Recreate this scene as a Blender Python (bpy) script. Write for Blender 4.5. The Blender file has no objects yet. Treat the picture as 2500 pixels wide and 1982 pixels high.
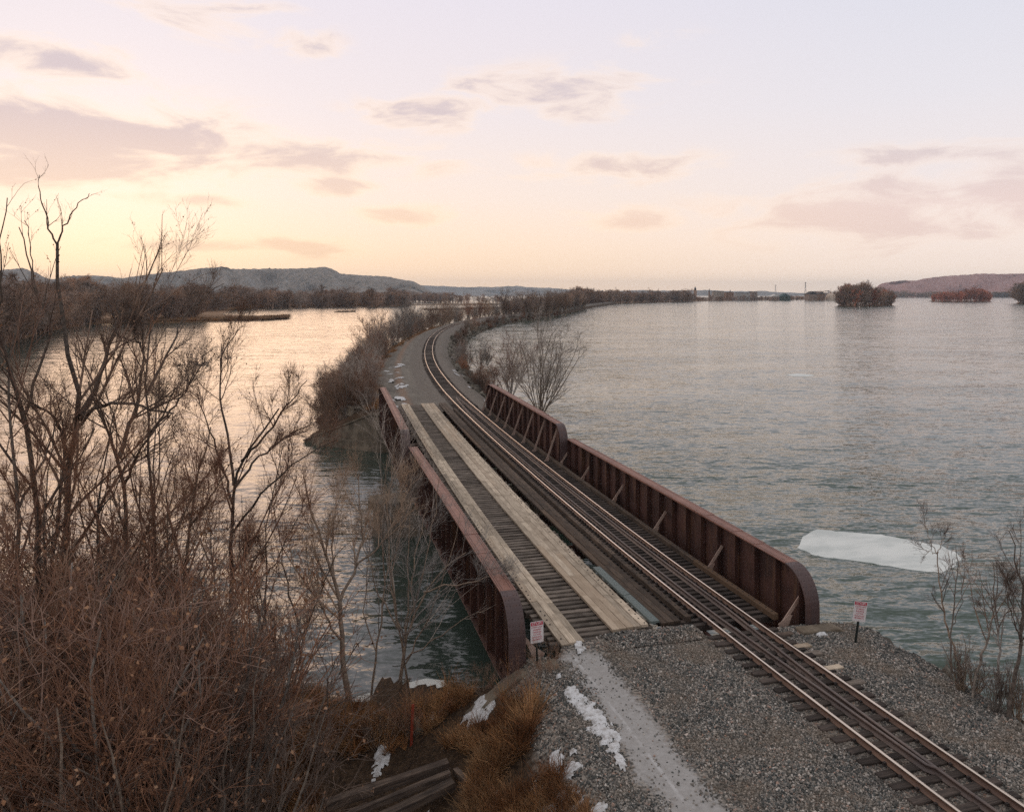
import bpy, bmesh, math, random
import numpy as np
from mathutils import Vector, Matrix

# ------------------------------------------------------------------ camera, sky, sun, exposure
FPX, CX, HY, HC = 1875.0, 1250.0, 719.0, 11.2          # focal length and horizon of a level view camera with a falling front
TH = math.atan(488 / FPX); CT, ST = math.cos(TH), math.sin(TH)   # bridge axis = +Y, camera axis turned right of it
ZW = -4.0                                               # water level (rail head = 0)
scene = bpy.context.scene
COL = scene.collection
cd = bpy.data.cameras.new('camera'); cam = bpy.data.objects.new('camera', cd); COL.objects.link(cam)
cd.sensor_width = 36; cd.lens = 36 * FPX / 2500; cd.shift_y = -272 / 2500
cd.clip_start = 0.1; cd.clip_end = 60000
cam.location = (0, 0, HC); cam.rotation_euler = (math.pi / 2, 0, -TH)
scene.camera = cam
vs = scene.view_settings
vs.view_transform = 'Standard'; vs.look = 'None'; vs.gamma = 1; vs.exposure = 0.10; vs.use_curve_mapping = False
scene.cycles.max_bounces = 6; scene.cycles.diffuse_bounces = 3; scene.cycles.glossy_bounces = 3
scene.cycles.transparent_max_bounces = 4; scene.cycles.volume_bounces = 0
scene.cycles.use_denoising = False

SUN_AZ, SUN_EL = math.radians(-29), math.radians(5.5)   # azimuth from the camera axis (left), just above the bluffs

class NT:
    """small node-tree helper"""
    def __init__(s, tree): s.t = tree
    def n(s, typ, **kw):
        nd = s.t.nodes.new(typ)
        ins = kw.pop('ins', None)
        for k, v in kw.items(): setattr(nd, k, v)
        if ins:
            for k, v in ins.items(): s.set(nd.inputs[k], v)
        return nd
    def set(s, sock, v):
        if isinstance(v, bpy.types.NodeSocket): s.t.links.new(v, sock)
        else: sock.default_value = v
    def math(s, op, a, b=0.0, c=None, clamp=False):
        nd = s.n('ShaderNodeMath', operation=op, use_clamp=clamp)
        s.set(nd.inputs[0], a); s.set(nd.inputs[1], b)
        if c is not None: s.set(nd.inputs[2], c)
        return nd.outputs[0]
    def mix(s, f, a, b, blend='MIX'):
        nd = s.n('ShaderNodeMix', data_type='RGBA', blend_type=blend)
        s.set(nd.inputs[0], f); s.set(nd.inputs[6], a if isinstance(a, bpy.types.NodeSocket) else (*a, 1))
        s.set(nd.inputs[7], b if isinstance(b, bpy.types.NodeSocket) else (*b, 1))
        return nd.outputs[2]
    def ramp(s, f, pts, interp='LINEAR'):
        nd = s.n('ShaderNodeValToRGB'); cr = nd.color_ramp; cr.interpolation = interp
        while len(cr.elements) < len(pts): cr.elements.new(0.5)
        for e, (p, c) in zip(cr.elements, pts):
            e.position = p; e.color = (*c, 1) if len(c) == 3 else c
        s.set(nd.inputs[0], f)
        return nd.outputs[0]
    def smooth(s, v, a, b):
        nd = s.n('ShaderNodeMapRange', interpolation_type='SMOOTHSTEP')
        s.set(nd.inputs[0], v); nd.inputs[1].default_value = a; nd.inputs[2].default_value = b
        return nd.outputs[0]
    def noise(s, vec, scale, detail=3, rough=0.55, dist=0.0):
        nd = s.n('ShaderNodeTexNoise'); s.set(nd.inputs['Vector'], vec)
        nd.inputs['Scale'].default_value = scale; nd.inputs['Detail'].default_value = detail
        nd.inputs['Roughness'].default_value = rough; nd.inputs['Distortion'].default_value = dist
        return nd.outputs[0]
    def mapping(s, vec, scale=(1, 1, 1), rot=(0, 0, 0), loc=(0, 0, 0)):
        nd = s.n('ShaderNodeMapping'); s.set(nd.inputs['Vector'], vec)
        nd.inputs['Scale'].default_value = scale; nd.inputs['Rotation'].default_value = rot; nd.inputs['Location'].default_value = loc
        return nd.outputs[0]
    def xyz(s, vec):
        nd = s.n('ShaderNodeSeparateXYZ'); s.set(nd.inputs[0], vec); return nd.outputs
    def comb(s, x, y, z):
        nd = s.n('ShaderNodeCombineXYZ')
        for i, v in enumerate((x, y, z)): s.set(nd.inputs[i], v)
        return nd.outputs[0]

def build_world():
    w = bpy.data.worlds.new('World'); scene.world = w; w.use_nodes = True
    w.cycles.sampling_method = 'MANUAL'; w.cycles.sample_map_resolution = 512
    t = NT(w.node_tree); w.node_tree.nodes.clear()
    d = t.n('ShaderNodeTexCoord').outputs['Generated']
    d = t.n('ShaderNodeVectorMath', operation='NORMALIZE', ins={0: d}).outputs[0]
    d = t.mapping(d, rot=(0, 0, TH))                  # camera axis -> +Y
    x, y, z = t.xyz(d)
    az = t.math('ARCTAN2', x, y)
    el = t.math('ARCSINE', z)
    # clear-sky colours at the sunset side, straight ahead-right and behind
    e = t.math('DIVIDE', t.math('MAXIMUM', el, 0.0), math.pi / 2, clamp=True)
    K = 1.0
    def R(*p): return t.ramp(e, [(a / 90, tuple(v * K for v in c)) for a, c in p])
    warm = R((0, (1.26, .87, .57)), (2.5, (1.10, .81, .57)), (7, (.97, .80, .69)), (13, (.86, .765, .765)), (22, (.78, .73, .80)), (45, (.73, .70, .71)), (90, (.64, .62, .63)))
    cool = R((0, (1.24, .99, .80)), (2.5, (1.02, .85, .75)), (7, (.88, .78, .76)), (13, (.78, .75, .79)), (22, (.68, .69, .78)), (45, (.68, .67, .655)), (90, (.64, .62, .63)))
    east = R((0, (.56, .51, .50)), (5, (.60, .55, .54)), (12, (.62, .58, .58)), (25, (.63, .60, .61)), (45, (.64, .61, .62)), (90, (.64, .62, .63)))
    ca = t.math('COSINE', t.math('SUBTRACT', az, math.radians(-30)))
    f1 = t.smooth(ca, 1.0, .45)
    f2 = t.smooth(ca, .35, -.55)
    sky = t.mix(f2, t.mix(f1, warm, cool), east)
    nish = t.n('ShaderNodeTexSky', sky_type='NISHITA', sun_disc=False, sun_elevation=SUN_EL, sun_rotation=SUN_AZ + TH, altitude=200, dust_density=2.5)
    sky = t.mix(1.0, sky, t.mix(1.0, nish.outputs[0], (.005, .005, .006), 'MULTIPLY'), 'ADD')
    # clouds: soft banks at their places in the sky, broken up by noise
    q = t.comb(az, t.math('MULTIPLY', el, 3.2), 0.0)
    n1 = t.noise(q, 8.0, 8, .60, .5); n2 = t.noise(t.mapping(q, loc=(3.1, 1.7, 0)), 2.2, 3, .5)
    blobs = [(170, 295, 360, 66, 1.0), (60, 285, 300, 40, .6), (640, 330, 250, 28, .78), (690, 390, 80, 15, .62), (110, 125, 170, 34, .62), (450, 35, 170, 36, .5),
             (650, 95, 70, 24, .45), (940, 240, 150, 26, .64), (1180, 195, 200, 40, .58), (1300, 352, 180, 24, .66), (1320, 462, 95, 18, .72),
             (850, 455, 85, 17, .7), (650, 522, 105, 17, .7), (400, 515, 170, 11, .62), (1900, 440, 330, 62, .85), (1980, 325, 220, 22, .62),
             (1555, 458, 70, 20, .5), (370, 420, 180, 13, .68), (1390, 95, 80, 24, .45), (300, 345, 300, 18, .7), (2140, 400, 200, 50, .7)]
    m = None
    for bx, by, rx, ry, st in blobs:
        X, Y = bx * 1.1596 - CX, HY - by * 1.1596
        a0 = math.atan2(X, FPX); r = math.hypot(X, FPX); e0 = math.atan2(Y, r)
        ra, re = rx * 1.1596 * FPX / r ** 2 * 1.3, ry * 1.1596 / r * 1.5
        u = t.math('MULTIPLY', t.math('SUBTRACT', az, a0), 1 / ra); v = t.math('MULTIPLY', t.math('SUBTRACT', el, e0), 1 / re)
        g = t.math('MULTIPLY', t.math('EXPONENT', t.math('MULTIPLY', t.math('MULTIPLY_ADD', u, u, t.math('MULTIPLY', v, v)), -1.0)), st)
        m = g if m is None else t.math('MAXIMUM', m, g)
    # elsewhere around the sky the same thin broken cloud goes on
    thin = t.math('MULTIPLY', t.smooth(n2, .5, .8), t.smooth(t.math('ABSOLUTE', az), .62, .9))
    m = t.math('MAXIMUM', m, t.math('MULTIPLY', thin, .7))
    dens = t.math('ADD', m, t.math('MULTIPLY', t.math('SUBTRACT', n1, .5), 2.3))
    mask = t.smooth(dens, .08, .86)
    mask = t.math('MULTIPLY', mask, t.smooth(m, .04, .3))
    cwarm = t.ramp(e, [(0, (1.1, .72, .42)), (6 / 90, (1.0, .72, .53)), (12 / 90, (.68, .545, .545)), (22 / 90, (.60, .54, .60)), (.5, (.45, .43, .50)), (1, (.3, .32, .4))])
    ccool = t.ramp(e, [(0, (.86, .64, .55)), (6 / 90, (.84, .65, .60)), (12 / 90, (.60, .545, .58)), (22 / 90, (.56, .53, .62)), (.5, (.4, .41, .5)), (1, (.3, .32, .4))])
    ccol = t.mix(f1, cwarm, ccool)
    edge = t.smooth(dens, .80, .25)
    ccol = t.mix(t.math('MULTIPLY', edge, .85), ccol, t.mix(f1, (1.3, .96, .62), (1.08, .88, .74)))
    ccol = t.mix(f2, ccol, (.46, .44, .47))
    sky = t.mix(t.math('MULTIPLY', mask, .82), sky, ccol)
    bg = t.n('ShaderNodeBackground', ins={'Color': sky, 'Strength': 1.0})
    out = t.n('ShaderNodeOutputWorld'); t.t.links.new(bg.outputs[0], out.inputs['Surface'])
build_world()

sl = bpy.data.lights.new('sun', 'SUN'); sun = bpy.data.objects.new('sun', sl); COL.objects.link(sun)
sl.energy = 0.5; sl.angle = math.radians(40); sl.color = (1.0, .60, .34)
_a = SUN_AZ + TH                                        # compass angle from +Y, clockwise
_sd = Vector((math.sin(_a) * math.cos(SUN_EL), math.cos(_a) * math.cos(SUN_EL), math.sin(SUN_EL)))
sun.rotation_euler = _sd.to_track_quat('Z', 'Y').to_euler()

# ------------------------------------------------------------------ helpers
def at(x, y, z):
    """ground point seen at photo pixel (x, y) on the level z"""
    D = FPX * (HC - z) / (y - HY); X = (x - CX) / FPX * D
    return Vector((X * CT + D * ST, -X * ST + D * CT, z))
def atD(x, y, D):
    X = (x - CX) / FPX * D
    return Vector((X * CT + D * ST, -X * ST + D * CT, HC - (y - HY) / FPX * D))
def xd(X, D, z=0.0):
    return Vector((X * CT + D * ST, -X * ST + D * CT, z))

def tag(o, label=None, cat=None, group=None, kind=None):
    for k, v in (('label', label), ('category', cat), ('group', group), ('kind', kind)):
        if v: o[k] = v
    return o
def link(name, me, mat=None, parent=None, loc=None, rot=None):
    o = bpy.data.objects.new(name, me); COL.objects.link(o)
    if me is not None and mat is not None and not me.materials: me.materials.append(mat)
    if parent: o.parent = parent
    if loc is not None: o.location = loc
    if rot is not None: o.rotation_euler = rot
    return o
def empty(name, loc=(0, 0, 0), rz=0.0):
    o = bpy.data.objects.new(name, None); COL.objects.link(o); o.location = loc; o.rotation_euler = (0, 0, rz)
    o.empty_display_size = .2
    return o
def mesh_np(name, V, F, smooth=False):
    """V (n,3), F list of int arrays of shape (m,k)"""
    me = bpy.data.meshes.new(name)
    V = np.ascontiguousarray(V, dtype=np.float32)
    if not isinstance(F, list): F = [F]
    F = [np.asarray(f, dtype=np.int32) for f in F if len(f)]
    me.vertices.add(len(V)); me.vertices.foreach_set('co', V.ravel())
    nl = sum(f.size for f in F); npoly = sum(len(f) for f in F)
    me.loops.add(nl); me.polygons.add(npoly)
    me.loops.foreach_set('vertex_index', np.concatenate([f.ravel() for f in F]))
    starts, off = [], 0
    for f in F:
        starts.append(off + np.arange(len(f)) * f.shape[1]); off += f.size
    me.polygons.foreach_set('loop_start', np.concatenate(starts).astype(np.int32))
    if smooth: me.polygons.foreach_set('use_smooth', np.ones(npoly, dtype=bool))
    me.update(calc_edges=True); me.validate()
    return me
class MB:
    """collects boxes, prisms and bars into one mesh"""
    def __init__(s): s.v, s.f = [], []
    def raw(s, vs_, fs):
        b = len(s.v); s.v += [tuple(v) for v in vs_]; s.f += [tuple(i + b for i in f) for f in fs]; return s
    def box(s, x0, x1, y0, y1, z0, z1):
        return s.raw([(x0, y0, z0), (x1, y0, z0), (x1, y1, z0), (x0, y1, z0), (x0, y0, z1), (x1, y0, z1), (x1, y1, z1), (x0, y1, z1)],
                     [(0, 3, 2, 1), (4, 5, 6, 7), (0, 1, 5, 4), (1, 2, 6, 5), (2, 3, 7, 6), (3, 0, 4, 7)])
    def bar(s, a, b, w, h, up=(0, 0, 1)):
        a, b, up = Vector(a), Vector(b), Vector(up)
        t = (b - a).normalized(); r = t.cross(up).normalized(); u = r.cross(t)
        P = [c + r * (i * w / 2) + u * (j * h / 2) for c in (a, b) for i, j in ((-1, -1), (1, -1), (1, 1), (-1, 1))]
        return s.raw(P, [(0, 1, 2, 3), (7, 6, 5, 4), (0, 4, 5, 1), (1, 5, 6, 2), (2, 6, 7, 3), (3, 7, 4, 0)])
    def prism(s, poly, fn, t0, t1):
        """poly: 2-D outline, fn(u, v, t) -> 3-D; extruded from t0 to t1"""
        n = len(poly)
        P = [fn(u, v, t0) for u, v in poly] + [fn(u, v, t1) for u, v in poly]
        return s.raw(P, [tuple(range(n))[::-1], tuple(range(n, 2 * n))] + [(i, (i + 1) % n, n + (i + 1) % n, n + i) for i in range(n)])
    def cyl(s, a, b, r0, r1=None, k=8):
        r1 = r0 if r1 is None else r1
        a, b = Vector(a), Vector(b); t = (b - a).normalized()
        q = t.cross(Vector((0, 0, 1)) if abs(t.z) < .9 else Vector((1, 0, 0))).normalized(); w = t.cross(q)
        P = [a + (q * math.cos(2 * math.pi * i / k) + w * math.sin(2 * math.pi * i / k)) * r0 for i in range(k)]
        P += [b + (q * math.cos(2 * math.pi * i / k) + w * math.sin(2 * math.pi * i / k)) * r1 for i in range(k)]
        return s.raw(P, [tuple(range(k))[::-1], tuple(range(k, 2 * k))] + [(i, (i + 1) % k, k + (i + 1) % k, k + i) for i in range(k)])
    def mesh(s, name, bevel=0.0, smooth=False):
        me = bpy.data.meshes.new(name); me.from_pydata(s.v, [], s.f)
        bm = bmesh.new(); bm.from_mesh(me)
        bmesh.ops.recalc_face_normals(bm, faces=bm.faces)
        if bevel: bmesh.ops.bevel(bm, geom=bm.edges[:], offset=bevel, segments=1, affect='EDGES', clamp_overlap=True)
        bm.to_mesh(me); bm.free()
        if smooth: me.polygons.foreach_set('use_smooth', np.ones(len(me.polygons), dtype=bool))
        return me
    def build(s, name, mat, parent=None, bevel=0.0, smooth=False, **kw): return link(name, s.mesh(name, bevel, smooth), mat, parent, **kw)

def scatter(name, pts, rot, scl, idx, protos, label, cat, parent=None):
    """uncountable stuff: one object, geometry-node instances of a few meshes on points"""
    me = bpy.data.meshes.new(name); pts = np.asarray(pts, np.float32); n = len(pts)
    me.vertices.add(n); me.vertices.foreach_set('co', pts.ravel())
    a = me.attributes.new('rot', 'FLOAT_VECTOR', 'POINT'); a.data.foreach_set('vector', np.asarray(rot, np.float32).ravel())
    a = me.attributes.new('scl', 'FLOAT_VECTOR', 'POINT'); a.data.foreach_set('vector', np.asarray(scl, np.float32).ravel())
    a = me.attributes.new('idx', 'INT', 'POINT'); a.data.foreach_set('value', np.asarray(idx, np.int32).ravel())
    o = link(name, me, None, parent)
    g = bpy.data.node_groups.new(name, 'GeometryNodeTree')
    g.interface.new_socket('Geometry', in_out='INPUT', socket_type='NodeSocketGeometry'); g.interface.new_socket('Geometry', in_out='OUTPUT', socket_type='NodeSocketGeometry')
    L = g.links.new; N = g.nodes.new
    gi, go = N('NodeGroupInput'), N('NodeGroupOutput'); inst = N('GeometryNodeInstanceOnPoints'); join = N('GeometryNodeJoinGeometry')
    for i, pm in enumerate(protos):
        po = bpy.data.objects.new(name + '_piece', pm)
        oi = N('GeometryNodeObjectInfo'); oi.inputs['Object'].default_value = po; oi.inputs['As Instance'].default_value = True
        L(oi.outputs['Geometry'], join.inputs[0])
    def attr(nm, dt):
        q = N('GeometryNodeInputNamedAttribute'); q.data_type = dt; q.inputs['Name'].default_value = nm
        return q.outputs[0]
    L(gi.outputs[0], inst.inputs['Points']); L(join.outputs[0], inst.inputs['Instance'])
    inst.inputs['Pick Instance'].default_value = True
    L(attr('idx', 'INT'), inst.inputs['Instance Index'])
    r = N('FunctionNodeEulerToRotation'); L(attr('rot', 'FLOAT_VECTOR'), r.inputs[0]); L(r.outputs[0], inst.inputs['Rotation'])
    L(attr('scl', 'FLOAT_VECTOR'), inst.inputs['Scale']); L(inst.outputs[0], go.inputs[0])
    md = o.modifiers.new('scatter', 'NODES'); md.node_group = g
    return tag(o, label, cat, kind='stuff')

# ------------------------------------------------------------------ materials
def material(name, fn, rough=0.8, spec=0.3, metal=0.0):
    m = bpy.data.materials.new(name); m.use_nodes = True; t = NT(m.node_tree)
    b = m.node_tree.nodes['Principled BSDF']
    b.inputs['Roughness'].default_value = rough; b.inputs['Metallic'].default_value = metal
    b.inputs['Specular IOR Level'].default_value = spec
    tc = t.n('ShaderNodeTexCoord'); oi = t.n('ShaderNodeObjectInfo'); geo = t.n('ShaderNodeNewGeometry')
    t.obj, t.rnd, t.pos, t.b, t.nrm = tc.outputs['Object'], oi.outputs['Random'], geo.outputs['Position'], b, geo.outputs['Normal']
    r = fn(t)
    if r is not None: t.set(b.inputs['Base Color'], r)
    m.cycles.displacement_method = 'BUMP'
    return m
def bump(t, h, strength=.5, dist=.02):
    nd = t.n('ShaderNodeBump', ins={'Height': h, 'Strength': strength, 'Distance': dist}); t.set(t.b.inputs['Normal'], nd.outputs[0])
def sc(c, k): return tuple(v * k for v in c)

def m_wood(name, col, dark, vary=.35, sx=14, sy=.6, tint=None):
    def fn(t):
        off = t.comb(t.math('MULTIPLY', t.rnd, 37.0), t.math('MULTIPLY', t.rnd, 91.0), 0.0)
        v = t.n('ShaderNodeVectorMath', operation='ADD', ins={0: t.obj, 1: off}).outputs[0]
        g = t.noise(t.mapping(v, scale=(sx, sy, sx)), 2.0, 5, .6)
        g2 = t.noise(v, 1.3, 4, .6)
        spots = t.smooth(t.noise(v, 9.0, 2, .5), .66, .74)
        c = t.mix(t.smooth(g, .3, .7), dark, col)
        c = t.mix(t.math('MULTIPLY', t.smooth(g2, .42, .70), .7), c, sc(dark, .75))
        c = t.mix(t.math('MULTIPLY', spots, .5), c, sc(dark, .4))
        k = t.math('ADD', t.math('MULTIPLY', t.rnd, vary * 2), 1 - vary)
        c = t.mix(1.0, c, t.comb(k, k, k), 'MULTIPLY')
        if tint: c = t.mix(t.math('MULTIPLY', t.smooth(t.math('FRACT', t.math('MULTIPLY', t.rnd, 7.3)), .6, 1.0), .6), c, tint)
        bump(t, g, .6, .01)
        return c
    return material(name, fn, .85, .2)
M = {}
M['plank'] = m_wood('weathered_plank', (.60, .51, .40), (.34, .275, .205), .28, tint=(.36, .27, .19))
M['tie_grey'] = m_wood('grey_tie_wood', (.22, .185, .155), (.085, .07, .058), .35, sx=.8, sy=12)
M['tie_dark'] = m_wood('creosote_tie_wood', (.085, .066, .056), (.028, .024, .022), .4, sx=.8, sy=12)
M['walk'] = m_wood('dark_walkway_wood', (.13, .092, .066), (.045, .036, .03), .35, tint=(.14, .085, .05))
M['old_tie'] = m_wood('rotting_tie_wood', (.175, .13, .10), (.055, .042, .036), .3, sx=10, sy=.7)
def f_rust(c1, c2, c3):
    def fn(t):
        a = t.noise(t.pos, .8, 5, .6); b = t.noise(t.pos, 6.0, 4, .6); st = t.noise(t.mapping(t.pos, scale=(1, 1, .12)), 5.0, 3, .5)
        c = t.mix(t.smooth(a, .35, .65), c1, c2)
        c = t.mix(t.math('MULTIPLY', t.smooth(st, .5, .72), .75), c, c3)
        c = t.mix(t.math('MULTIPLY', t.smooth(b, .55, .8), .35), c, sc(c1, .5))
        bump(t, b, .25, .004)
        t.set(t.b.inputs['Roughness'], t.math('ADD', t.math('MULTIPLY', b, .35), .4))
        return c
    return fn
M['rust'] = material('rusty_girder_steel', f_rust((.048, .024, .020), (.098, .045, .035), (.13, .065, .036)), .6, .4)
M['rust_top'] = material('dusty_skylit_oxide_steel', f_rust((.20, .092, .068), (.275, .135, .100), (.15, .08, .055)), .6, .35)  # top plates lighter from dust, plus sky light painted into the colour
M['rust_end'] = material('dark_oxide_steel', f_rust((.065, .042, .042), (.085, .052, .05), (.10, .05, .04)), .5, .5)
M['brace'] = material('pale_brace_steel', f_rust((.40, .29, .24), (.48, .36, .30), (.26, .15, .11)), .6, .3)
M['rivet'] = material('rivet_steel', lambda t: (.055, .026, .024, 1), .5, .4)
def f_rail(t):
    n = t.noise(t.mapping(t.pos, scale=(1, .25, 1)), 4.0, 4, .6)
    top = t.smooth(t.xyz(t.pos)[2], -.036, -.024)
    side = t.mix(t.smooth(n, .35, .7), (.11, .065, .048), (.20, .115, .075))
    t.set(t.b.inputs['Metallic'], t.math('MULTIPLY', top, 1.0))
    t.set(t.b.inputs['Roughness'], t.mix(top, (.6, .6, .6), (.22, .22, .22)))
    return t.mix(top, side, (.66, .57, .49))
M['rail'] = material('running_rail_steel', f_rail, .4, .4)
M['guard'] = material('guard_rail_steel', f_rust((.075, .055, .05), (.12, .085, .07), (.10, .06, .045)), .45, .6)
M['clip'] = material('rail_fastening_steel', lambda t: (.035, .028, .026, 1), .6, .4)
def f_conc(t):
    a = t.noise(t.pos, 1.1, 6, .65); b = t.noise(t.pos, 14, 3, .6); s_ = t.noise(t.mapping(t.pos, scale=(1, 1, .15)), 2.2, 4, .6)
    c = t.mix(t.smooth(a, .35, .68), (.115, .092, .068), (.25, .205, .155))
    c = t.mix(t.math('MULTIPLY', t.smooth(s_, .5, .72), .6), c, (.06, .055, .045))
    bump(t, t.math('ADD', a, t.math('MULTIPLY', b, .4)), .5, .03)
    return t.mix(t.math('MULTIPLY', b, .3), c, (.10, .085, .065))
M['concrete'] = material('stained_concrete', f_conc, .9, .2)
def f_green(t):
    l = t.math('FRACT', t.math('MULTIPLY', t.xyz(t.obj)[0], 22.0))
    return t.mix(t.smooth(l, .45, .55), (.10, .13, .125), (.20, .245, .235))
M['grate'] = material('grey_green_steel_plank', f_green, .45, .5, .3)
def f_gravel_base(t):
    v = t.n('ShaderNodeTexVoronoi', feature='F1'); t.set(v.inputs['Vector'], t.pos); v.inputs['Scale'].default_value = 16.0
    rc = t.xyz(v.outputs['Color'])
    big = t.noise(t.pos, .5, 4, .6)
    c = t.mix(t.smooth(rc[0], .1, .95), (.06, .06, .058), (.32, .285, .245))
    c = t.mix(t.math('MULTIPLY', t.smooth(rc[1], .8, .95), .7), c, (.30, .19, .14))
    c = t.mix(t.math('MULTIPLY', t.smooth(big, .4, .7), .5), c, (.19, .155, .125))
    bump(t, t.math('SUBTRACT', 1.0, v.outputs['Distance']), .8, .03)
    return c, big
def f_near(t):
    g, big = f_gravel_base(t)
    x, y, z = t.xyz(t.pos)
    nz = t.noise(t.pos, 1.2, 5, .65); nf = t.noise(t.pos, 7.0, 4, .6)
    # silt and grit pressed into the wheel track of the gravel road
    dx = t.math('ABSOLUTE', t.math('ADD', t.math('SUBTRACT', x, 8.25), t.math('MULTIPLY', t.math('SUBTRACT', nz, .5), 1.5)))
    silt = t.math('MULTIPLY', t.smooth(dx, 1.0, .3), t.smooth(y, 23.6, 22.6))
    silt = t.math('MULTIPLY', t.smooth(t.math('ADD', t.math('ADD', t.math('MULTIPLY', nf, .6), t.math('MULTIPLY', nz, .4)), t.math('MULTIPLY', silt, .5)), .5, .95), t.smooth(silt, 0.0, .25))
    rut = t.smooth(t.math('ABSOLUTE', t.math('SUBTRACT', t.math('ADD', x, t.math('MULTIPLY', t.math('SUBTRACT', y, 18.0), .02)), 8.1)), .07, .02)
    sc_ = t.mix(nf, (.25, .235, .22), (.46, .45, .44))
    sc_ = t.mix(t.math('MULTIPLY', t.math('MULTIPLY', rut, t.smooth(nz, .42, .6)), .45), sc_, (.62, .62, .62))
    c = t.mix(silt, g, sc_)
    # soil and litter on the bank
    soil = t.mix(t.smooth(nf, .3, .7), (.030, .020, .014), (.085, .055, .034))
    bank = t.math('MAXIMUM', t.smooth(t.math('ADD', x, t.math('MULTIPLY', nz, 1.6)), 6.7, 6.0), t.smooth(t.math('ADD', z, t.math('MULTIPLY', nz, .5)), -1.0, -1.6))
    return t.mix(bank, c, soil)
M['near_ground'] = material('gravel_and_bank_soil', f_near, .95, .15)
def f_causeway(t):
    g, big = f_gravel_base(t)
    nf = t.noise(t.pos, .35, 5, .7); z = t.xyz(t.pos)[2]
    rd = t.n('ShaderNodeAttribute', attribute_name='off').outputs['Fac']
    gr = t.noise(t.pos, 2.6, 6, .75); mid = t.noise(t.mapping(t.pos, scale=(1, .25, 1)), .8, 5, .7)
    road = t.math('MULTIPLY', t.smooth(rd, -9.5, -8.0), t.smooth(rd, -3.0, -3.8))
    bal = t.mix(t.smooth(gr, .3, .7), (.075, .066, .058), (.21, .188, .165))
    c = t.mix(.6, g, bal)
    bed = t.smooth(t.math('ABSOLUTE', rd), 1.5, 1.1)
    c = t.mix(t.math('MULTIPLY', bed, .75), c, (.060, .045, .037))
    rc_ = t.mix(t.smooth(mid, .35, .65), (.15, .133, .113), (.265, .24, .205))
    c = t.mix(t.math('MULTIPLY', road, .85), c, t.mix(.35, rc_, bal))
    rust = t.math('MULTIPLY', t.smooth(t.math('ABSOLUTE', t.math('ADD', rd, t.math('ADD', 4.9, t.math('MULTIPLY', nf, 1.0)))), .8, .1), road)
    c = t.mix(t.math('MULTIPLY', rust, .5), c, (.26, .155, .10))
    soil = t.mix(nf, (.035, .024, .017), (.10, .062, .036))
    leftb = t.smooth(t.math('ADD', rd, t.math('MULTIPLY', nf, 2.0)), -7.0, -8.0)
    return t.mix(t.math('MAXIMUM', leftb, t.smooth(z, -1.6, -2.6)), c, soil)
M['causeway'] = material('causeway_gravel', f_causeway, .95, .15)
def f_stone(t):
    k = t.math('FRACT', t.math('MULTIPLY', t.rnd, 13.7))
    c = t.ramp(t.rnd, [(0, (.04, .046, .045)), (.35, (.095, .10, .096)), (.55, (.165, .150, .135)), (.75, (.27, .245, .215)), (.93, (.42, .39, .355)), (1, (.32, .19, .14))])
    kk = t.math('ADD', .70, t.math('MULTIPLY', k, .9))
    c = t.mix(1.0, c, t.comb(kk, kk, kk), 'MULTIPLY')
    dust = t.noise(t.pos, .55, 5, .65); oil = t.noise(t.pos, 1.6, 4, .65)
    c = t.mix(t.math('MULTIPLY', t.smooth(dust, .46, .66), .55), c, (.225, .175, .130))
    c = t.mix(t.math('MULTIPLY', t.smooth(dust, .50, .30), .35), c, (.050, .052, .050))
    tr = t.smooth(t.math('ABSOLUTE', t.math('SUBTRACT', t.xyz(t.pos)[0], 14.1)), 1.7, .5)
    return t.mix(t.math('MULTIPLY', tr, t.math('ADD', .25, t.math('MULTIPLY', oil, .6))), c, (.062, .042, .032))
M['stone'] = material('ballast_stone', f_stone, .85, .25)
def f_rock(t):
    a = t.noise(t.pos, 1.5, 6, .65)
    bump(t, a, .7, .1)
    k = t.math('ADD', .6, t.math('MULTIPLY', t.rnd, .8))
    return t.mix(1.0, t.mix(t.smooth(a, .35, .7), (.07, .062, .05), (.20, .18, .15)), t.comb(k, k, k), 'MULTIPLY')
M['rock'] = material('riprap_rock', f_rock, .9, .2)
def f_snow(t):
    a = t.noise(t.pos, 6.0, 5, .65); f = t.noise(t.pos, 38.0, 2, .6); bump(t, a, .5, .03)
    return t.mix(t.math('MULTIPLY', t.smooth(f, .56, .66), .7), t.mix(t.smooth(a, .42, .68), (.64, .65, .66), (.36, .345, .33)), (.16, .14, .12))
M['snow'] = material('old_snow', f_snow, .7, .2)
def f_ice(t):
    a = t.noise(t.mapping(t.pos, scale=(.6, 1.6, 1)), .45, 6, .65)
    return t.mix(t.smooth(a, .38, .66), (.68, .71, .68), (.50, .54, .52))
M['ice'] = material('river_ice', f_ice, .5, .3)
def m_plain(name, c1, c2, scale=3.0, rough=.85, spec=.2):
    def fn(t):
        k = t.math('ADD', .62, t.math('MULTIPLY', t.rnd, .76)); r2 = t.math('FRACT', t.math('MULTIPLY', t.rnd, 11.3))
        return t.mix(1.0, t.mix(t.smooth(t.noise(t.pos, scale, 4, .6), .35, .65), c1, c2), t.comb(t.math('MULTIPLY', k, t.math('ADD', .9, t.math('MULTIPLY', r2, .25))), k, t.math('MULTIPLY', k, t.math('SUBTRACT', 1.1, t.math('MULTIPLY', r2, .25)))), 'MULTIPLY')
    return material(name, fn, rough, spec)
M['bark'] = m_plain('grey_brown_bark', (.09, .068, .054), (.19, .148, .118), 7.0)
M['bark_pale'] = m_plain('pale_grey_bark', (.20, .165, .14), (.34, .295, .25), 7.0)
M['twig'] = m_plain('bare_twig', (.15, .105, .083), (.26, .19, .15), 2.0)
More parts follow.
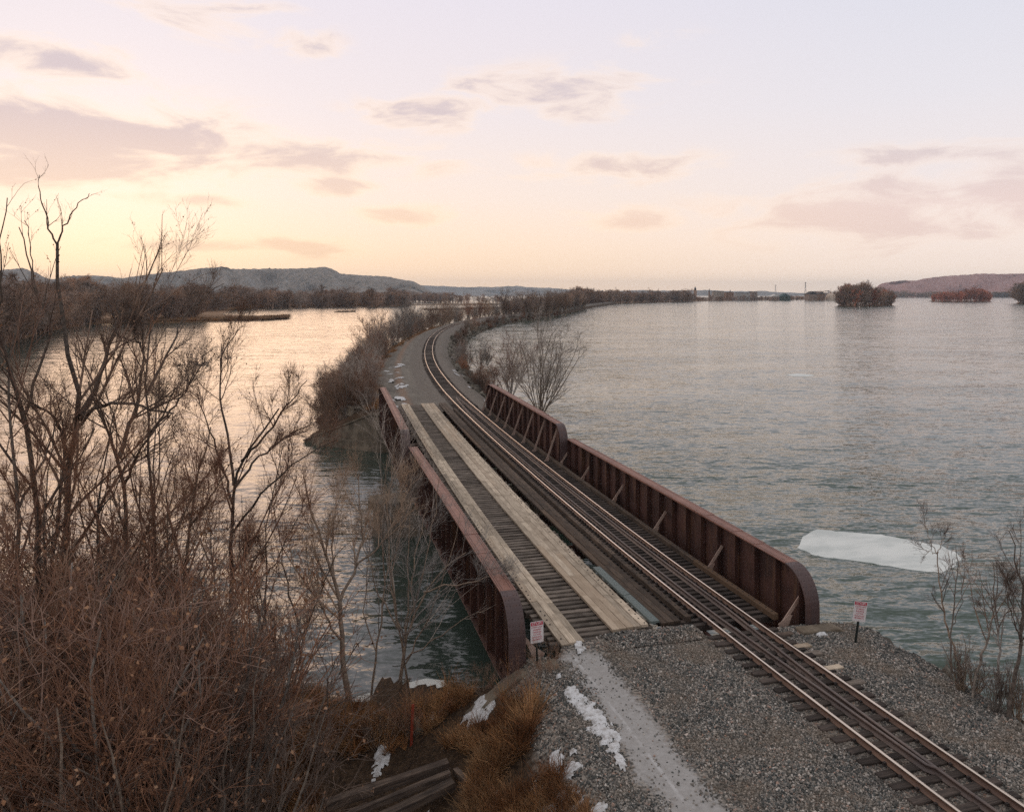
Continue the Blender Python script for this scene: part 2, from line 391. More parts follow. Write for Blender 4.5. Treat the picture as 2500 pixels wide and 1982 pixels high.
M['twig_pale'] = m_plain('pale_twig', (.28, .23, .195), (.42, .36, .31), 2.0)
M['twig_red'] = m_plain('reddish_twig', (.185, .104, .074), (.30, .18, .128), 2.0)
M['leaf'] = m_plain('dry_leaf', (.18, .095, .058), (.33, .20, .125), 1.5)
M['grass'] = m_plain('dry_grass_blade', (.18, .085, .040), (.41, .245, .125), .9)
M['reed'] = m_plain('marsh_reed', (.22, .13, .075), (.34, .22, .13), .05)
M['far_twig'] = m_plain('distant_twig', (.27, .19, .15), (.38, .275, .215), .03)
M['far_red_glow'] = m_plain('distant_twig_painted_glow', (.42, .17, .115), (.55, .24, .16), .03)  # low red sunlight on the islands, painted into the twig colour
M['marsh'] = m_plain('marsh_soil', (.11, .07, .043), (.2, .13, .075), .05)
def f_hill(t):
    a = t.noise(t.pos, .012, 6, .7); b = t.noise(t.pos, .05, 4, .7)
    c = t.mix(t.smooth(b, .35, .65), (.13, .12, .105), (.29, .235, .19))
    return t.mix(t.math('MULTIPLY', t.smooth(a, .52, .68), .35), c, (.42, .42, .43))
M['hill'] = material('wooded_bluff', f_hill, .95, .1)
def f_hill2(t):
    a = t.noise(t.pos, .012, 6, .7); b = t.noise(t.pos, .05, 4, .7)
    return t.mix(t.smooth(b, .35, .65), (.28, .145, .13), (.44, .25, .215))
M['hill_red_glow'] = material('wooded_bluff_painted_glow', f_hill2, .95, .1)  # pink evening glow on this slope is put into its colour
def m_water(name, amp, col, rough, race):
    def fn(t):
        x = t.mapping(t.pos, rot=(0, 0, TH))
        def slope(sc_, rot, scale, detail, ax, ay, dist=.4):
            nd = t.n('ShaderNodeTexNoise'); t.set(nd.inputs['Vector'], t.mapping(x, scale=sc_, rot=(0, 0, rot)))
            nd.inputs['Scale'].default_value = scale; nd.inputs['Detail'].default_value = detail; nd.inputs['Roughness'].default_value = .55; nd.inputs['Distortion'].default_value = dist
            v = t.n('ShaderNodeVectorMath', operation='SUBTRACT', ins={0: nd.outputs['Color'], 1: (.5, .5, .5)}).outputs[0]
            return t.n('ShaderNodeVectorMath', operation='MULTIPLY', ins={0: v, 1: (ax, ay, 0)}).outputs[0]
        add = lambda p, q: t.n('ShaderNodeVectorMath', operation='ADD', ins={0: p, 1: q}).outputs[0]
        s = add(slope((.36, 1.25, 1), -.13, 1.45, 3, .25, 1.0, 1.0), slope((.7, 1.3, 1), .3, 4.6, 3, .35, .5))
        s = add(s, slope((.4, 1.2, 1), -.1, .16, 6, .10, .36))
        gust = t.noise(t.mapping(x, scale=(.42, 1.3, 1)), .035, 6, .68, .6)
        dd = t.n('ShaderNodeVectorMath', operation='DISTANCE', ins={0: t.pos, 1: (24.0, 28.0, ZW)}).outputs['Value']
        k = t.math('MULTIPLY', t.math('ADD', .65 * amp, t.math('MULTIPLY', t.smooth(gust, .38, .64), .6 * amp)), t.math('ADD', 1.0, t.math('MULTIPLY', t.smooth(dd, 95.0, 12.0), race)))   # current races past the abutment
        s = t.n('ShaderNodeVectorMath', operation='SCALE', ins={0: s, 'Scale': k}).outputs[0]
        n = t.n('ShaderNodeVectorMath', operation='NORMALIZE', ins={0: add(t.mapping(s, rot=(0, 0, -TH)), (0, 0, 1))}).outputs[0]
        t.set(t.b.inputs['Normal'], n)
        t.b.inputs['IOR'].default_value = 1.5
        return (*col, 1)
    return material(name, fn, rough, .5)
M['water'] = m_water('river_water', .85, (.030, .058, .041), .11, 1.0)
M['backwater'] = m_water('sheltered_water', .42, (.036, .052, .042), .14, .9)
M['sign_white'] = material('sign_white_enamel', lambda t: (.72, .68, .68, 1), .45, .4)
M['sign_red'] = material('sign_red_enamel', lambda t: (.48, .035, .07, 1), .45, .4)
M['post'] = material('black_green_post', lambda t: (.012, .017, .015, 1), .5, .4)
M['stake'] = material('orange_red_paint', lambda t: (.30, .055, .03, 1), .7, .3)
M['wallpale'] = m_plain('pale_masonry', (.42, .36, .31), (.50, .43, .37), .05)
M['walltan'] = m_plain('tan_masonry', (.22, .15, .11), (.30, .20, .15), .05)
M['roofdark'] = m_plain('dark_roofing', (.05, .05, .055), (.08, .075, .08), .1)
M['greenmetal'] = m_plain('green_sheet_metal', (.05, .075, .07), (.07, .10, .09), .1)
M['glass'] = material('window_glass', lambda t: (.03, .035, .04, 1), .15, .5)
M['galv'] = material('galvanised_steel', lambda t: (.30, .29, .29, 1), .5, .4)
# ------------------------------------------------------------------ track centre line
_px = [(0, 14.98), (13.5, 14.34), (18, 14.13), (24, 13.92), (32, 13.87), (40, 13.99), (50, 14.17), (62, 14.46), (78, 15.02), (92, 15.75), (115, 17.7), (127, 19.0),
       (140, 20.6), (159, 23.3), (185, 27.7), (217, 33.8), (250, 41.6), (288, 52.4), (335, 68.3), (364, 80.0), (404, 99.0), (434, 115), (478, 139)]
for _X, _D in ((40, 640), (78, 850), (112, 1020), (165, 1250)):
    _v = xd(_X, _D); _px.append((_v.y, _v.x))
_sg = np.arange(-20.0, 1160.0, 1.0)
_pp = np.array(_px)
_pg = np.interp(_sg, _pp[:, 0], _pp[:, 1])
_pg[_sg < 0] = 14.98 - .047 * _sg[_sg < 0]
for _w in (5, 5, 9):
    _k = np.ones(2 * _w + 1) / (2 * _w + 1)
    _pg = np.convolve(np.pad(_pg, _w, mode='reflect', reflect_type='odd'), _k, 'valid')
_far = _pg.copy()
for _w in (15, 15, 15):
    _k = np.ones(2 * _w + 1) / (2 * _w + 1)
    _far = np.convolve(np.pad(_far, _w, mode='reflect', reflect_type='odd'), _k, 'valid')
_bl = np.clip((_sg - 110) / 60, 0, 1); _pg = _pg * (1 - _bl) + _far * _bl
_hd = np.arctan(np.gradient(_pg, _sg))
def cl(s): return float(np.interp(s, _sg, _pg)), float(np.interp(s, _sg, _hd))
def trk(s, off, z=0.0):
    p, h = cl(s); return Vector((p + off * math.cos(h), s - off * math.sin(h), z))

def vnoise(x, y, seed=0, oct_=4):
    """cheap smooth value noise on arrays"""
    x = np.asarray(x, float); y = np.asarray(y, float); out = np.zeros(np.broadcast(x, y).shape); amp, fr = 1.0, 1.0
    for o in range(oct_):
        xi, yi = np.floor(x * fr), np.floor(y * fr); fx, fy = x * fr - xi, y * fr - yi
        fx, fy = fx * fx * (3 - 2 * fx), fy * fy * (3 - 2 * fy)
        def h(a, b):
            q = np.sin(a * 127.1 + b * 311.7 + (seed + o) * 74.7) * 43758.5453
            return q - np.floor(q)
        out += amp * ((h(xi, yi) * (1 - fx) + h(xi + 1, yi) * fx) * (1 - fy) + (h(xi, yi + 1) * (1 - fx) + h(xi + 1, yi + 1) * fx) * fy - .5)
        amp *= .5; fr *= 2.03
    return out
def grid_mesh(name, X, Y, Z, smooth=True):
    n, m = X.shape
    V = np.stack([X, Y, Z], -1).reshape(-1, 3)
    i = np.arange(n * m).reshape(n, m)
    F = np.stack([i[:-1, :-1], i[:-1, 1:], i[1:, 1:], i[1:, :-1]], -1).reshape(-1, 4)
    return mesh_np(name, V, F, smooth)

# ------------------------------------------------------------------ river
def river():
    n = 40
    e = np.sign(np.linspace(-1, 1, n)) * np.abs(np.linspace(-1, 1, n)) ** 2.2
    X, Y = np.meshgrid(e * 9000 + 500, e * 7000 + 4200, indexing='xy')
    o = link('river', grid_mesh('river', X, Y, np.full_like(X, ZW), False), M['water']); tag(o, kind='structure')
river()
def backwater():
    pts = [(11.5, -2500), (11.5, 74)] + [tuple(trk(s, 0)[:2]) for s in list(np.arange(78, 500, 12.0)) + list(np.arange(500, 1150, 50.0))] + [(300, 2600), (-300, 9000), (-7500, 9000), (-7500, -2500)]
    o = MB().prism(pts, lambda u, v, t: (u, v, t), ZW - .5, ZW + .005).build('backwater', M['backwater']); tag(o, kind='structure')
    bm = bmesh.new(); bm.from_mesh(o.data); bmesh.ops.triangulate(bm, faces=[f for f in bm.faces if len(f.verts) > 4]); bm.to_mesh(o.data); bm.free()
backwater()

# ------------------------------------------------------------------ near bank
def near_z(x, y):
    x = np.asarray(x, float); y = np.asarray(y, float)
    n1 = vnoise(x * .5, y * .5, 3); n2 = vnoise(x * 1.7, y * 1.7, 9, 3)
    top = -.24 + n2 * .035
    left = np.where(x > 6.5, 9.0, -.26 - (6.5 - x) * .62 + n1 * .2)
    left = np.maximum(left, -2.75 - np.clip((-6 - x), 0, 40) * .012 + n1 * .45 + n2 * .12)
    left = np.where(x > 6.5, 9.0, left)
    tc = np.interp(y, _sg, _pg)
    right = np.where(x - tc > 2.9, -.24 - (x - tc - 2.9) * .10 + n2 * .07, 9.0)
    edge = 4.6 + n1 * .7
    right = np.where(x - tc > edge, -.45 - (x - tc - edge) * .85 + n2 * .2, right)
    shore = np.interp(x, [-60, -20, 2.5, 4.6, 5.4, 7.6, 7.9, 12.5, 12.8, 30], [33, 31, 29.6, 24.6, 23.75, 23.75, 24.35, 24.75, 23.8, 23.6]) + n1 * .9 * (x < 4)
    sl = np.interp(x, [2, 5.0], [.36, 7.0])
    front = -3.95 + (shore - y) * sl
    top = top + .10 * np.clip((y - 22.9) / .8, 0, 1) * ((x > 7.7) & (x < 12.7))
    z = np.minimum(np.minimum(top, left), np.minimum(right, front))
    return np.maximum(z, -6.0)
def near_bank():
    xs = np.concatenate([np.arange(-60, -12, .8), np.arange(-12, 24, .25), np.arange(24, 45, .8)])
    ys = np.concatenate([np.arange(-14, 10, .8), np.arange(10, 36, .25)])
    X, Y = np.meshgrid(xs, ys, indexing='xy')
    o = link('river_bank', grid_mesh('river_bank', X, Y, near_z(X, Y)), M['near_ground']); tag(o, kind='structure')
    return o
bank = near_bank()

# ------------------------------------------------------------------ causeway beyond the bridge
def ltop(s): return np.interp(s, [70, 130, 190, 270, 400], [-8.4, -8.0, -6.2, -4.4, -3.9])
SE = 75.0
def causeway():
    st = np.concatenate([np.arange(SE, 210, .8), np.arange(210, 1150, 4.0)])
    offs = [(-24, 'a'), (-9, 'b'), (-7.2, 'c'), (-5, 'd'), (-3, 'e'), (-1.2, 'f'), (0, 'g')]
    rows, R_off = [], []
    for s in st:
        L = float(ltop(s)); g = min(1.0, (s - 70) / 120)
        c = [(L - 22, -7.0), (L - 8.6, -4.9), (L - 7.0, -4.0), (L - 4.6, -2.7), (L - 2.4, -1.5), (L - .8, -.75), (L, -.5)]
        c += [(L + (-3.2 - L) * k / 8, -.46) for k in range(1, 9)] + [(-2.6, -.40), (-1.75, -.22), (-.9, -.2), (0, -.2), (.9, -.2), (1.75, -.22), (2.6, -.4)]
        c += [(3.4, -.75), (4.4, -1.5), (5.6, -2.4), (7.0, -3.4), (8.2, -4.2), (9.5, -5.2), (18, -7)]
        g = min(1.0, max(.0, (s - SE) / 7.0)); gr_ = min(1.0, max(0.0, (s - SE) / 5.0))
        c = [((L + (o - L) * max(g, .02) if o < L else (2.6 + (o - 2.6) * max(gr_, .05) if o > 2.6 else o)), z) for o, z in c]
        rows.append([(*trk(s, o)[:2], z) for o, z in c]); R_off.append([o for o, z in c])
    A = np.array(rows); O = np.array(R_off)
    nz = vnoise(A[..., 0] * .35, A[..., 1] * .35, 5)
    wt = np.where(O < -6, .9, np.where(O > 3, .5, .05))
    A[..., 2] += nz * wt
    A[..., 0] += vnoise(A[..., 0] * .2, A[..., 1] * .2, 8) * np.where(O > 5, 1.2, 0)
    me = grid_mesh('causeway', A[..., 0], A[..., 1], A[..., 2])
    at_ = me.attributes.new('off', 'FLOAT', 'POINT'); at_.data.foreach_set('value', O.astype(np.float32).ravel())
    o = link('causeway', me, M['causeway']); tag(o, kind='structure')
    return o
cway = causeway()
def cway_z(s, off):
    L = float(ltop(s))
    return float(np.interp(off, [L - 22, L - 8.6, L - 7, L - 4.6, L - 2.4, L - .8, L, -3.2, -2.6, -1.75, 1.75, 2.6, 3.4, 4.4, 5.6, 7, 8.2, 9.5, 18],
                           [-7, -4.9, -4, -2.7, -1.5, -.75, -.5, -.46, -.4, -.22, -.22, -.4, -.75, -1.5, -2.4, -3.4, -4.2, -5.2, -7]))

# ------------------------------------------------------------------ low marsh land and far shores
def land(name, px, z=-3.7, mat='marsh', seed=1):
    pts = []
    P = [at(x, y, z) for x, y in px]
    rng = random.Random(seed)
    for a, b in zip(P, P[1:] + P[:1]):
        n = max(1, int((b - a).length / 60)) if (b - a).length < 4000 else 1
        for k in range(n):
            q = a.lerp(b, k / n); j = (b - a).length / n * .12 if n > 1 else 0
            pts.append((q.x + rng.uniform(-j, j), q.y + rng.uniform(-j, j)))
    o = MB().prism(pts, lambda u, v, t: (u, v, t), z - 1.5, z).build(name, M[mat]); tag(o, kind='structure')
    bm = bmesh.new(); bm.from_mesh(o.data); bmesh.ops.triangulate(bm, faces=[f for f in bm.faces if len(f.verts) > 4]); bm.to_mesh(o.data); bm.free()
    return o
L1 = [(-400, 900), (0, 842), (60, 822), (120, 806), (210, 790), (300, 786.5), (420, 786.5), (560, 783), (640, 781.5), (705, 777), (690, 773), (620, 770.5), (540, 768), (550, 762), (570, 757),
      (640, 752.5), (760, 750.5), (860, 749.5), (960, 748), (1005, 745), (965, 741), (925, 736), (890, 731), (700, 728), (0, 728), (-900, 728), (-900, 900)]
land('marsh_ground', L1, seed=2)
land('marsh_ground', [(1035, 756.5), (1100, 756.5), (1230, 752.5), (1232, 749.5), (1100, 752.5), (1036, 753.5)], seed=3)
land('marsh_ground', [(1000, 745), (1130, 745), (1262, 743.5), (1262, 740), (1130, 741), (1000, 742)], seed=4)
land('marsh_ground', [(815, 762.2), (850, 761.6), (868, 761.2), (866, 760), (840, 760.2), (816, 760.8)], seed=5)
land('far_bank', [(1452, 746.5), (1506, 741), (1608, 738.4), (1700, 736), (1750, 734.8), (1850, 734), (1960, 732), (2050, 731), (2075, 726), (1500, 726), (1440, 730), (1420, 742)], seed=6)
land('island_ground', [(2044, 746), (2075, 748), (2110, 747.6), (2150, 747), (2178, 745), (2168, 742.5), (2100, 741), (2050, 742.5)], seed=7)
land('island_ground', [(2275, 736), (2330, 737.4), (2390, 737), (2418, 735.5), (2400, 734), (2280, 734)], seed=8)
land('island_ground', [(2480, 740.5), (2540, 742), (2640, 741), (2640, 737), (2500, 737)], seed=9)
land('far_shore', [(1980, 726.6), (2300, 726.6), (2700, 726.2), (3400, 726), (3400, 723.5), (1900, 723.5)], seed=10)

def hills(name, ridge, dist, depth, mat, seed, base=-4.0, amp=1.0):
    ridge = np.array(ridge, float)
    xs = np.arange(ridge[0, 0], ridge[-1, 0], 6.0 if dist < 8000 else 10.0)
    ry = np.interp(xs, ridge[:, 0], ridge[:, 1])
    rows = []
    nr = 16
    for k in range(nr):
        u = k / (nr - 2)                                   # 0 at the foot, 1 at the ridge, beyond: back slope
        D = dist + depth * (u - 1) + vnoise(xs * .02, xs * 0 + k * .3, seed) * depth * .22
        Xc = (xs - CX) / FPX * dist
        zr = HC + (HY - ry) / FPX * dist
        f = np.clip(u, 0, 1); prof = (f ** 1.15 * .75 + .25 * np.clip((f - .55) / .3, 0, 1)) if u <= 1 else .7
        rav = vnoise(xs * .018, xs * 0 + 7.0, seed + 5, 3)
        z = base + (zr - base) * np.clip(prof + rav * .55 * np.sin(math.pi * f) * amp, 0, 1.0 if u <= 1 else .8)
        z = z + vnoise(xs * .35, xs * 0 + k * 1.7, seed + 9, 2) * dist * .0012 * (u > .05)
        X2 = Xc * D / dist
        rows.append(np.stack([X2 * CT + D * ST, -X2 * ST + D * CT, z], -1))
    A = np.array(rows)
    o = link(name, grid_mesh(name, A[..., 0], A[..., 1], A[..., 2]), M[mat]); tag(o, kind='structure')
    return o
hills('bluff', [(-900, 640), (-500, 655), (-200, 648), (0, 660), (55, 654), (85, 664), (115, 680), (135, 682), (175, 673), (230, 673), (300, 679), (400, 666), (470, 657), (540, 652.5), (565, 657), (640, 656.5),
                (700, 656.5), (760, 654.5), (795, 652.5), (812, 658), (830, 668), (870, 671), (950, 675), (985, 683), (1008, 686), (1026, 696), (1045, 706), (1065, 722)], 4200, 700, 'hill', 1)
hills('distant_hills', [(900, 700), (1045, 697), (1090, 699), (1150, 701.5), (1190, 701), (1260, 699), (1300, 702), (1345, 703), (1385, 706), (1430, 710), (1480, 712), (1560, 709), (1640, 710), (1720, 708), (1790, 711), (1860, 711), (1960, 716), (2040, 720)], 9500, 900, 'hill', 4)
hills('bluff_across_river', [(2110, 724), (2148, 695), (2160, 690), (2200, 686.5), (2240, 685), (2268, 679), (2300, 674), (2340, 672), (2400, 669), (2450, 670), (2500, 668), (2600, 662), (2750, 668), (3000, 676), (3300, 700)], 5200, 800, 'hill_red_glow', 7)
# ------------------------------------------------------------------ girder bridge
S0, S1, S2 = 23.15, 49.30, 75.2                    # near end, pier, far end
# each span: centre line origin, heading, local y range, half width, girder top
SPANS = [dict(o=(11.485, 0.0), h=0.0, y0=S0, y1=S1 - .04, hw=5.295, zt=1.50, zb=-1.32, wide=.55, stiff=1.37,
              seams=[24.33, 26.4, 28.0, 30.3, 42.2, 44.5, 46.1, 48.2], br=[23.62, 28.95, 34.25, 39.55, 44.7, 48.95]),
         dict(o=(11.15, 50.35), h=math.radians(1.58), y0=-1.06, y1=24.8, hw=5.29, zt=2.31, zb=-1.32, wide=.56, stiff=1.675,
              seams=[.1, 2.4, 3.5, 4.7, 18.6, 20.4, 23.6], br=[.12 + 3.35 * k for k in range(8)])]
def span_frame(i, y):
    """deck point of span i at local offset: returns function (off, y, z) -> world"""
    sp = SPANS[i]; ch, sh = math.cos(sp['h']), math.sin(sp['h'])
    return lambda off, yy, z=0.0: Vector((sp['o'][0] + off * ch + yy * sh, sp['o'][1] + yy * ch - off * sh, z))
bridge = empty('girder_bridge', (11.485, S0, 0)); bridge_off = Vector((-11.485, -S0, 0))
tag(bridge, 'two-span rusty red plate girder railroad bridge with plank roadway over the river channel', 'bridge')

def rivet_mesh(name, pts, nrm, r=.021):
    """one joined part of small domed rivet heads; pts (n,3), nrm (n,3)"""
    pts = np.asarray(pts, float); nrm = np.asarray(nrm, float); n = len(pts)
    ref = np.where(np.abs(nrm[:, 2:3]) < .9, np.array([[0, 0, 1.0]]), np.array([[1.0, 0, 0]]))
    a = np.cross(nrm, ref); a /= np.linalg.norm(a, axis=1)[:, None]; b = np.cross(nrm, a)
    V = np.zeros((n, 11, 3))
    for k in range(5):
        q = a * math.cos(k * 2 * math.pi / 5) + b * math.sin(k * 2 * math.pi / 5)
        V[:, k] = pts + q * r; V[:, 5 + k] = pts + q * r * .62 + nrm * r * .62
    V[:, 10] = pts + nrm * r * .85
    F4 = np.array([(k, (k + 1) % 5, 5 + (k + 1) % 5, 5 + k) for k in range(5)]); F3 = np.array([(5 + k, 5 + (k + 1) % 5, 10) for k in range(5)])
    base = (np.arange(n) * 11)[:, None, None]
    return mesh_np(name, V.reshape(-1, 3), [(F4[None] + base).reshape(-1, 4), (F3[None] + base).reshape(-1, 3)])

def girder(i, side, label):
    sp = SPANS[i]; y0, y1, zt, zb, w = sp['y0'], sp['y1'], sp['zt'], sp['zb'], sp['wide']
    R = 1.18; inner = -side                         # local x points right; inner face looks to the deck
    fr = span_frame(i, 0)
    base = fr(side * sp['hw'], 0)
    # top outline (y, z) with rounded ends; near span's far end and far span's ends as in the photo
    def arc(cy, cz, a0, a1, n=9): return [(cy + R * math.cos(a0 + (a1 - a0) * k / n), cz + R * math.sin(a0 + (a1 - a0) * k / n)) for k in range(n + 1)]
    near_end = [(y0, zb)] + arc(y0 + R, zt - R, math.pi, math.pi / 2)
    far_end = ([(y1 - .45, zt), (y1 - .12, zt - .05), (y1, zt - .2)] if i == 0 else arc(y1 - R, zt - R, math.pi / 2, 0)) + [(y1, zb)]
    outline = near_end + far_end
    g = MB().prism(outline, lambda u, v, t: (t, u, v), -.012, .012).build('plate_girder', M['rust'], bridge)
    g.location = base + bridge_off; g.rotation_euler = (0, 0, -sp['h'])
    g['label'] = label
    def sub(mb, name, mat, bevel=0.0):
        return mb.build(name, mat, g, bevel)
    # cover plates following the outline
    path = outline[:-1] if i == 0 else outline
    P = [Vector((0, a, b)) for a, b in path]
    nrm = []
    for k in range(len(P)):
        a = P[max(0, k - 1)]; b = P[min(len(P) - 1, k + 1)]; t = (b - a).normalized(); nrm.append(Vector((0, -t.z, t.y)))
    def strip(k0, k1, name, mat, th=.035, ww=w, lift=0.0):
        mb = MB(); vs_ = []
        for k in range(k0, k1 + 1):
            for xx, hh in ((-ww / 2, lift), (ww / 2, lift), (ww / 2, lift + th), (-ww / 2, lift + th)): vs_.append(P[k] + nrm[k] * hh + Vector((xx, 0, 0)))
        n = k1 - k0; fs = []
        for q in range(n):
            for c in range(4): fs.append((q * 4 + c, q * 4 + (c + 1) % 4, q * 4 + 4 + (c + 1) % 4, q * 4 + 4 + c))
        fs += [(0, 1, 2, 3), tuple(n * 4 + c for c in (3, 2, 1, 0))]
        mb.raw(vs_, fs); return sub(mb, name, mat)
    ne = len(near_end) - 1
    strip(0, ne, 'end_plate', M['rust_end'])
    if i == 1: strip(ne + 1, len(P) - 1, 'end_plate', M['rust_end'])
    ys = [y0 + R + .004] + [s_ for s_ in sp['seams'] if s_ > y0 + R + .3 and s_ < y1 - .3] + [y1 - (.45 if i == 0 else R)]
    mid = (y0 + y1) / 2
    riv_p, riv_n = [], []
    for a, b in zip(ys, ys[1:]):
        m_ = (a + b) / 2; steps = sum(1 for s_ in ys[1:-1] if min(abs(s_ - y0), abs(y1 - s_)) < min(abs(m_ - y0), abs(y1 - m_)))
        lift = .035 + .014 * min(3, steps // 2)
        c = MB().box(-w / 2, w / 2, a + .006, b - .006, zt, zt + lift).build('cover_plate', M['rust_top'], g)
        pitch = .14 if (b - a) > 3 else .1
        for row in (-w * .40, -w * .26, w * .26, w * .40):
            for q in np.arange(a + .06, b - .04, pitch):
                riv_p.append((row + (.0 if abs(row) > w * .3 else 0), q + (pitch / 2 if abs(row) < w * .3 else 0), zt + lift)); riv_n.append((0, 0, 1))
    for k in range(0, ne):                                # rivets on the rounded end
        A_, B_, n_ = P[k], P[k + 1], nrm[k]
        L_ = (B_ - A_).length; cnt = max(1, int(L_ / .2))
        for q in range(cnt):
            c = A_.lerp(B_, (q + .5) / cnt) + n_ * .035
            for row in (-w * .38, -w * .18, w * .18, w * .38): riv_p.append((row, c.y, c.z)); riv_n.append(tuple(n_))
    if i == 0 and True:
        pass
    # flange angles under the cover plates and at the foot
    for sd in (-1, 1):
        sub(MB().box(min(sd * .013, sd * .028), max(sd * .013, sd * .028), y0 + R, y1 - (.45 if i == 0 else R), zt - .2, zt - .001), 'flange_angle', M['rust'])
        sub(MB().box(min(sd * .013, sd * .03), max(sd * .013, sd * .03), y0 + .02, y1 - .02, zb, zb + .2), 'flange_angle', M['rust'])
        for zz in ((zt - .06, zt - .14) if sd == inner else ()):
            for q in np.arange(y0 + R, y1 - R, .14): riv_p.append((sd * .028, q + (.07 if zz < zt - .1 else 0), zz)); riv_n.append((sd, 0, 0))
        if sd != inner:
            for zz in (zb + .06, zb + .14):
                for q in np.arange(y0 + .1, y1 - .1, .14): riv_p.append((sd * .03, q, zz)); riv_n.append((sd, 0, 0))
    sub(MB().box(-w / 2 + .02, w / 2 - .02, y0 + .01, y1 - .01, zb - .03, zb - .0005), 'bottom_flange', M['rust'])
    if side < 0:
        for row in (-w * .40, -w * .24):
            for q in np.arange(y0 + .1, min(y1, y0 + 16), .14): riv_p.append((row, q, zb)); riv_n.append((0, 0, 1))
    # stiffeners, both faces
    n = int((y1 - y0 - .6) / sp['stiff']); 
    for k in range(n + 1):
        yy = y0 + .42 + k * (y1 - y0 - .84) / n
        top = zt - .005
        for (e0, sg) in ((y0, 1), (y1, -1)):
            d_ = (yy - e0) * sg
            if d_ < R: top = min(top, zt - R + math.sqrt(max(0, R * R - (R - d_) ** 2)) - .02)
        if i == 0 and yy > y1 - .5: top = zt - .05
        for sd in (-1, 1):
            mb = MB(); x0, x1 = sorted((sd * .031, sd * (w / 2 - .035)))
            mb.box(x0, x1, yy - .008, yy + .008, zb + .002, top)
            xa, xb = sorted((sd * .031, sd * .046)); mb.box(xa, xb, yy + .009, yy + .10, zb + .21, top - .21)
            sub(mb, 'stiffener', M['rust'])
    # knee braces with gussets at the deck side
    for yb in sp['br']:
        zc = (zt - .85) if i == 0 else (zt - .32)
        if yb < y0 + 1.0: zc = zt - .95
        x0, x1 = inner * (.80 if i == 0 else .92), inner * .10
        a, b = Vector((x0, yb + .05, -.30)), Vector((x1, yb + .05, zc))
        mb = MB(); mb.bar(a, b, .125, .02, up=(0, 1, 0)); mb.bar(a + Vector((0, .05, 0)), b + Vector((0, .05, 0)), .02, .075, up=(0, 1, 0))
        sub(mb, 'knee_brace', M['brace'])
        mb = MB(); d = (b - a).normalized()
        pl = [(x0 + inner * .20, -.40), (x0 + inner * .24, -.30), (a + d * .38).xz + Vector((inner * .05, .0)), (a + d * .38).xz - Vector((inner * .08, .03)), (x0 - inner * .16, -.40)]
        mb.prism([(q[0], q[1]) for q in pl], lambda u, v, t: (u, t, v), yb - .03, yb - .012)
        sub(mb, 'gusset', M['brace'])
    rv = link('rivets', rivet_mesh('rivets', riv_p, riv_n, .019), M['rivet'], g); rv['kind'] = 'stuff'
    return g
girder(0, -1, 'near left girder with rounded end, dusty red top plates with painted sky light and outer stiffeners')
girder(0, 1, 'near right girder beside the track with rounded end and knee braces')
girder(1, -1, 'taller far left girder with rounded near end')
girder(1, 1, 'taller far right girder with a row of pale knee braces')

def bpart(name, me, mat, loc, rz=0.0):
    return link(name, me, mat, bridge, Vector(loc) + bridge_off, (0, 0, rz))
# floor system
for i, sp in enumerate(SPANS):
    fr = span_frame(i, 0)
    fb = MB().box(-sp['hw'] + .03, sp['hw'] - .03, -.11, .11, -1.22, -.62).mesh('floor_beam')
    for yb in sp['br']: bpart('floor_beam', fb, M['rust'], fr(0, yb, 0), -sp['h'])
    L_ = sp['y1'] - sp['y0'] - .1
    stg = MB().box(-.07, .07, 0, L_, -.61, -.43).mesh('stringer')
    for off in (-2.95, -1.45, 1.65, 3.15): bpart('stringer', stg, M['rust'], fr(off, sp['y0'] + .05, 0), -sp['h'])
# ties of the road half and of the track half
rng = random.Random(5)
def tie_mesh(L_, w=.215, h=.22):
    return MB().box(-L_ / 2, L_ / 2, -w / 2, w / 2, -h, 0).mesh('tie', bevel=.012)
road_tie = [tie_mesh(3.78 + .06 * k) for k in range(3)]; track_tie = [tie_mesh(4.1, .205)]
for me in road_tie: me.materials.append(M['tie_grey'])
for me in track_tie: me.materials.append(M['tie_dark'])
k = 0
for i, sp in enumerate(SPANS):
    fr = span_frame(i, 0); y = sp['y0'] + (.95 if i == 0 else .12)
    while y < sp['y1'] - .12:
        skew = rng.uniform(-.012, .012)
        w_ = fr(0, y, 0); p_, h_ = cl(w_.y)
        bpart('bridge_tie', rng.choice(road_tie), M['tie_grey'], trk(w_.y + rng.uniform(-.025, .025), -4.61 + rng.uniform(-.05, .05), -.20 + rng.uniform(-.012, .006)), -h_ * .6 + skew)
        bpart('bridge_tie', track_tie[0], M['tie_dark'], (p_ - .22 + rng.uniform(-.03, .03), w_.y, -.188 + rng.uniform(-.004, .002)), -h_ + skew)
        y += .372
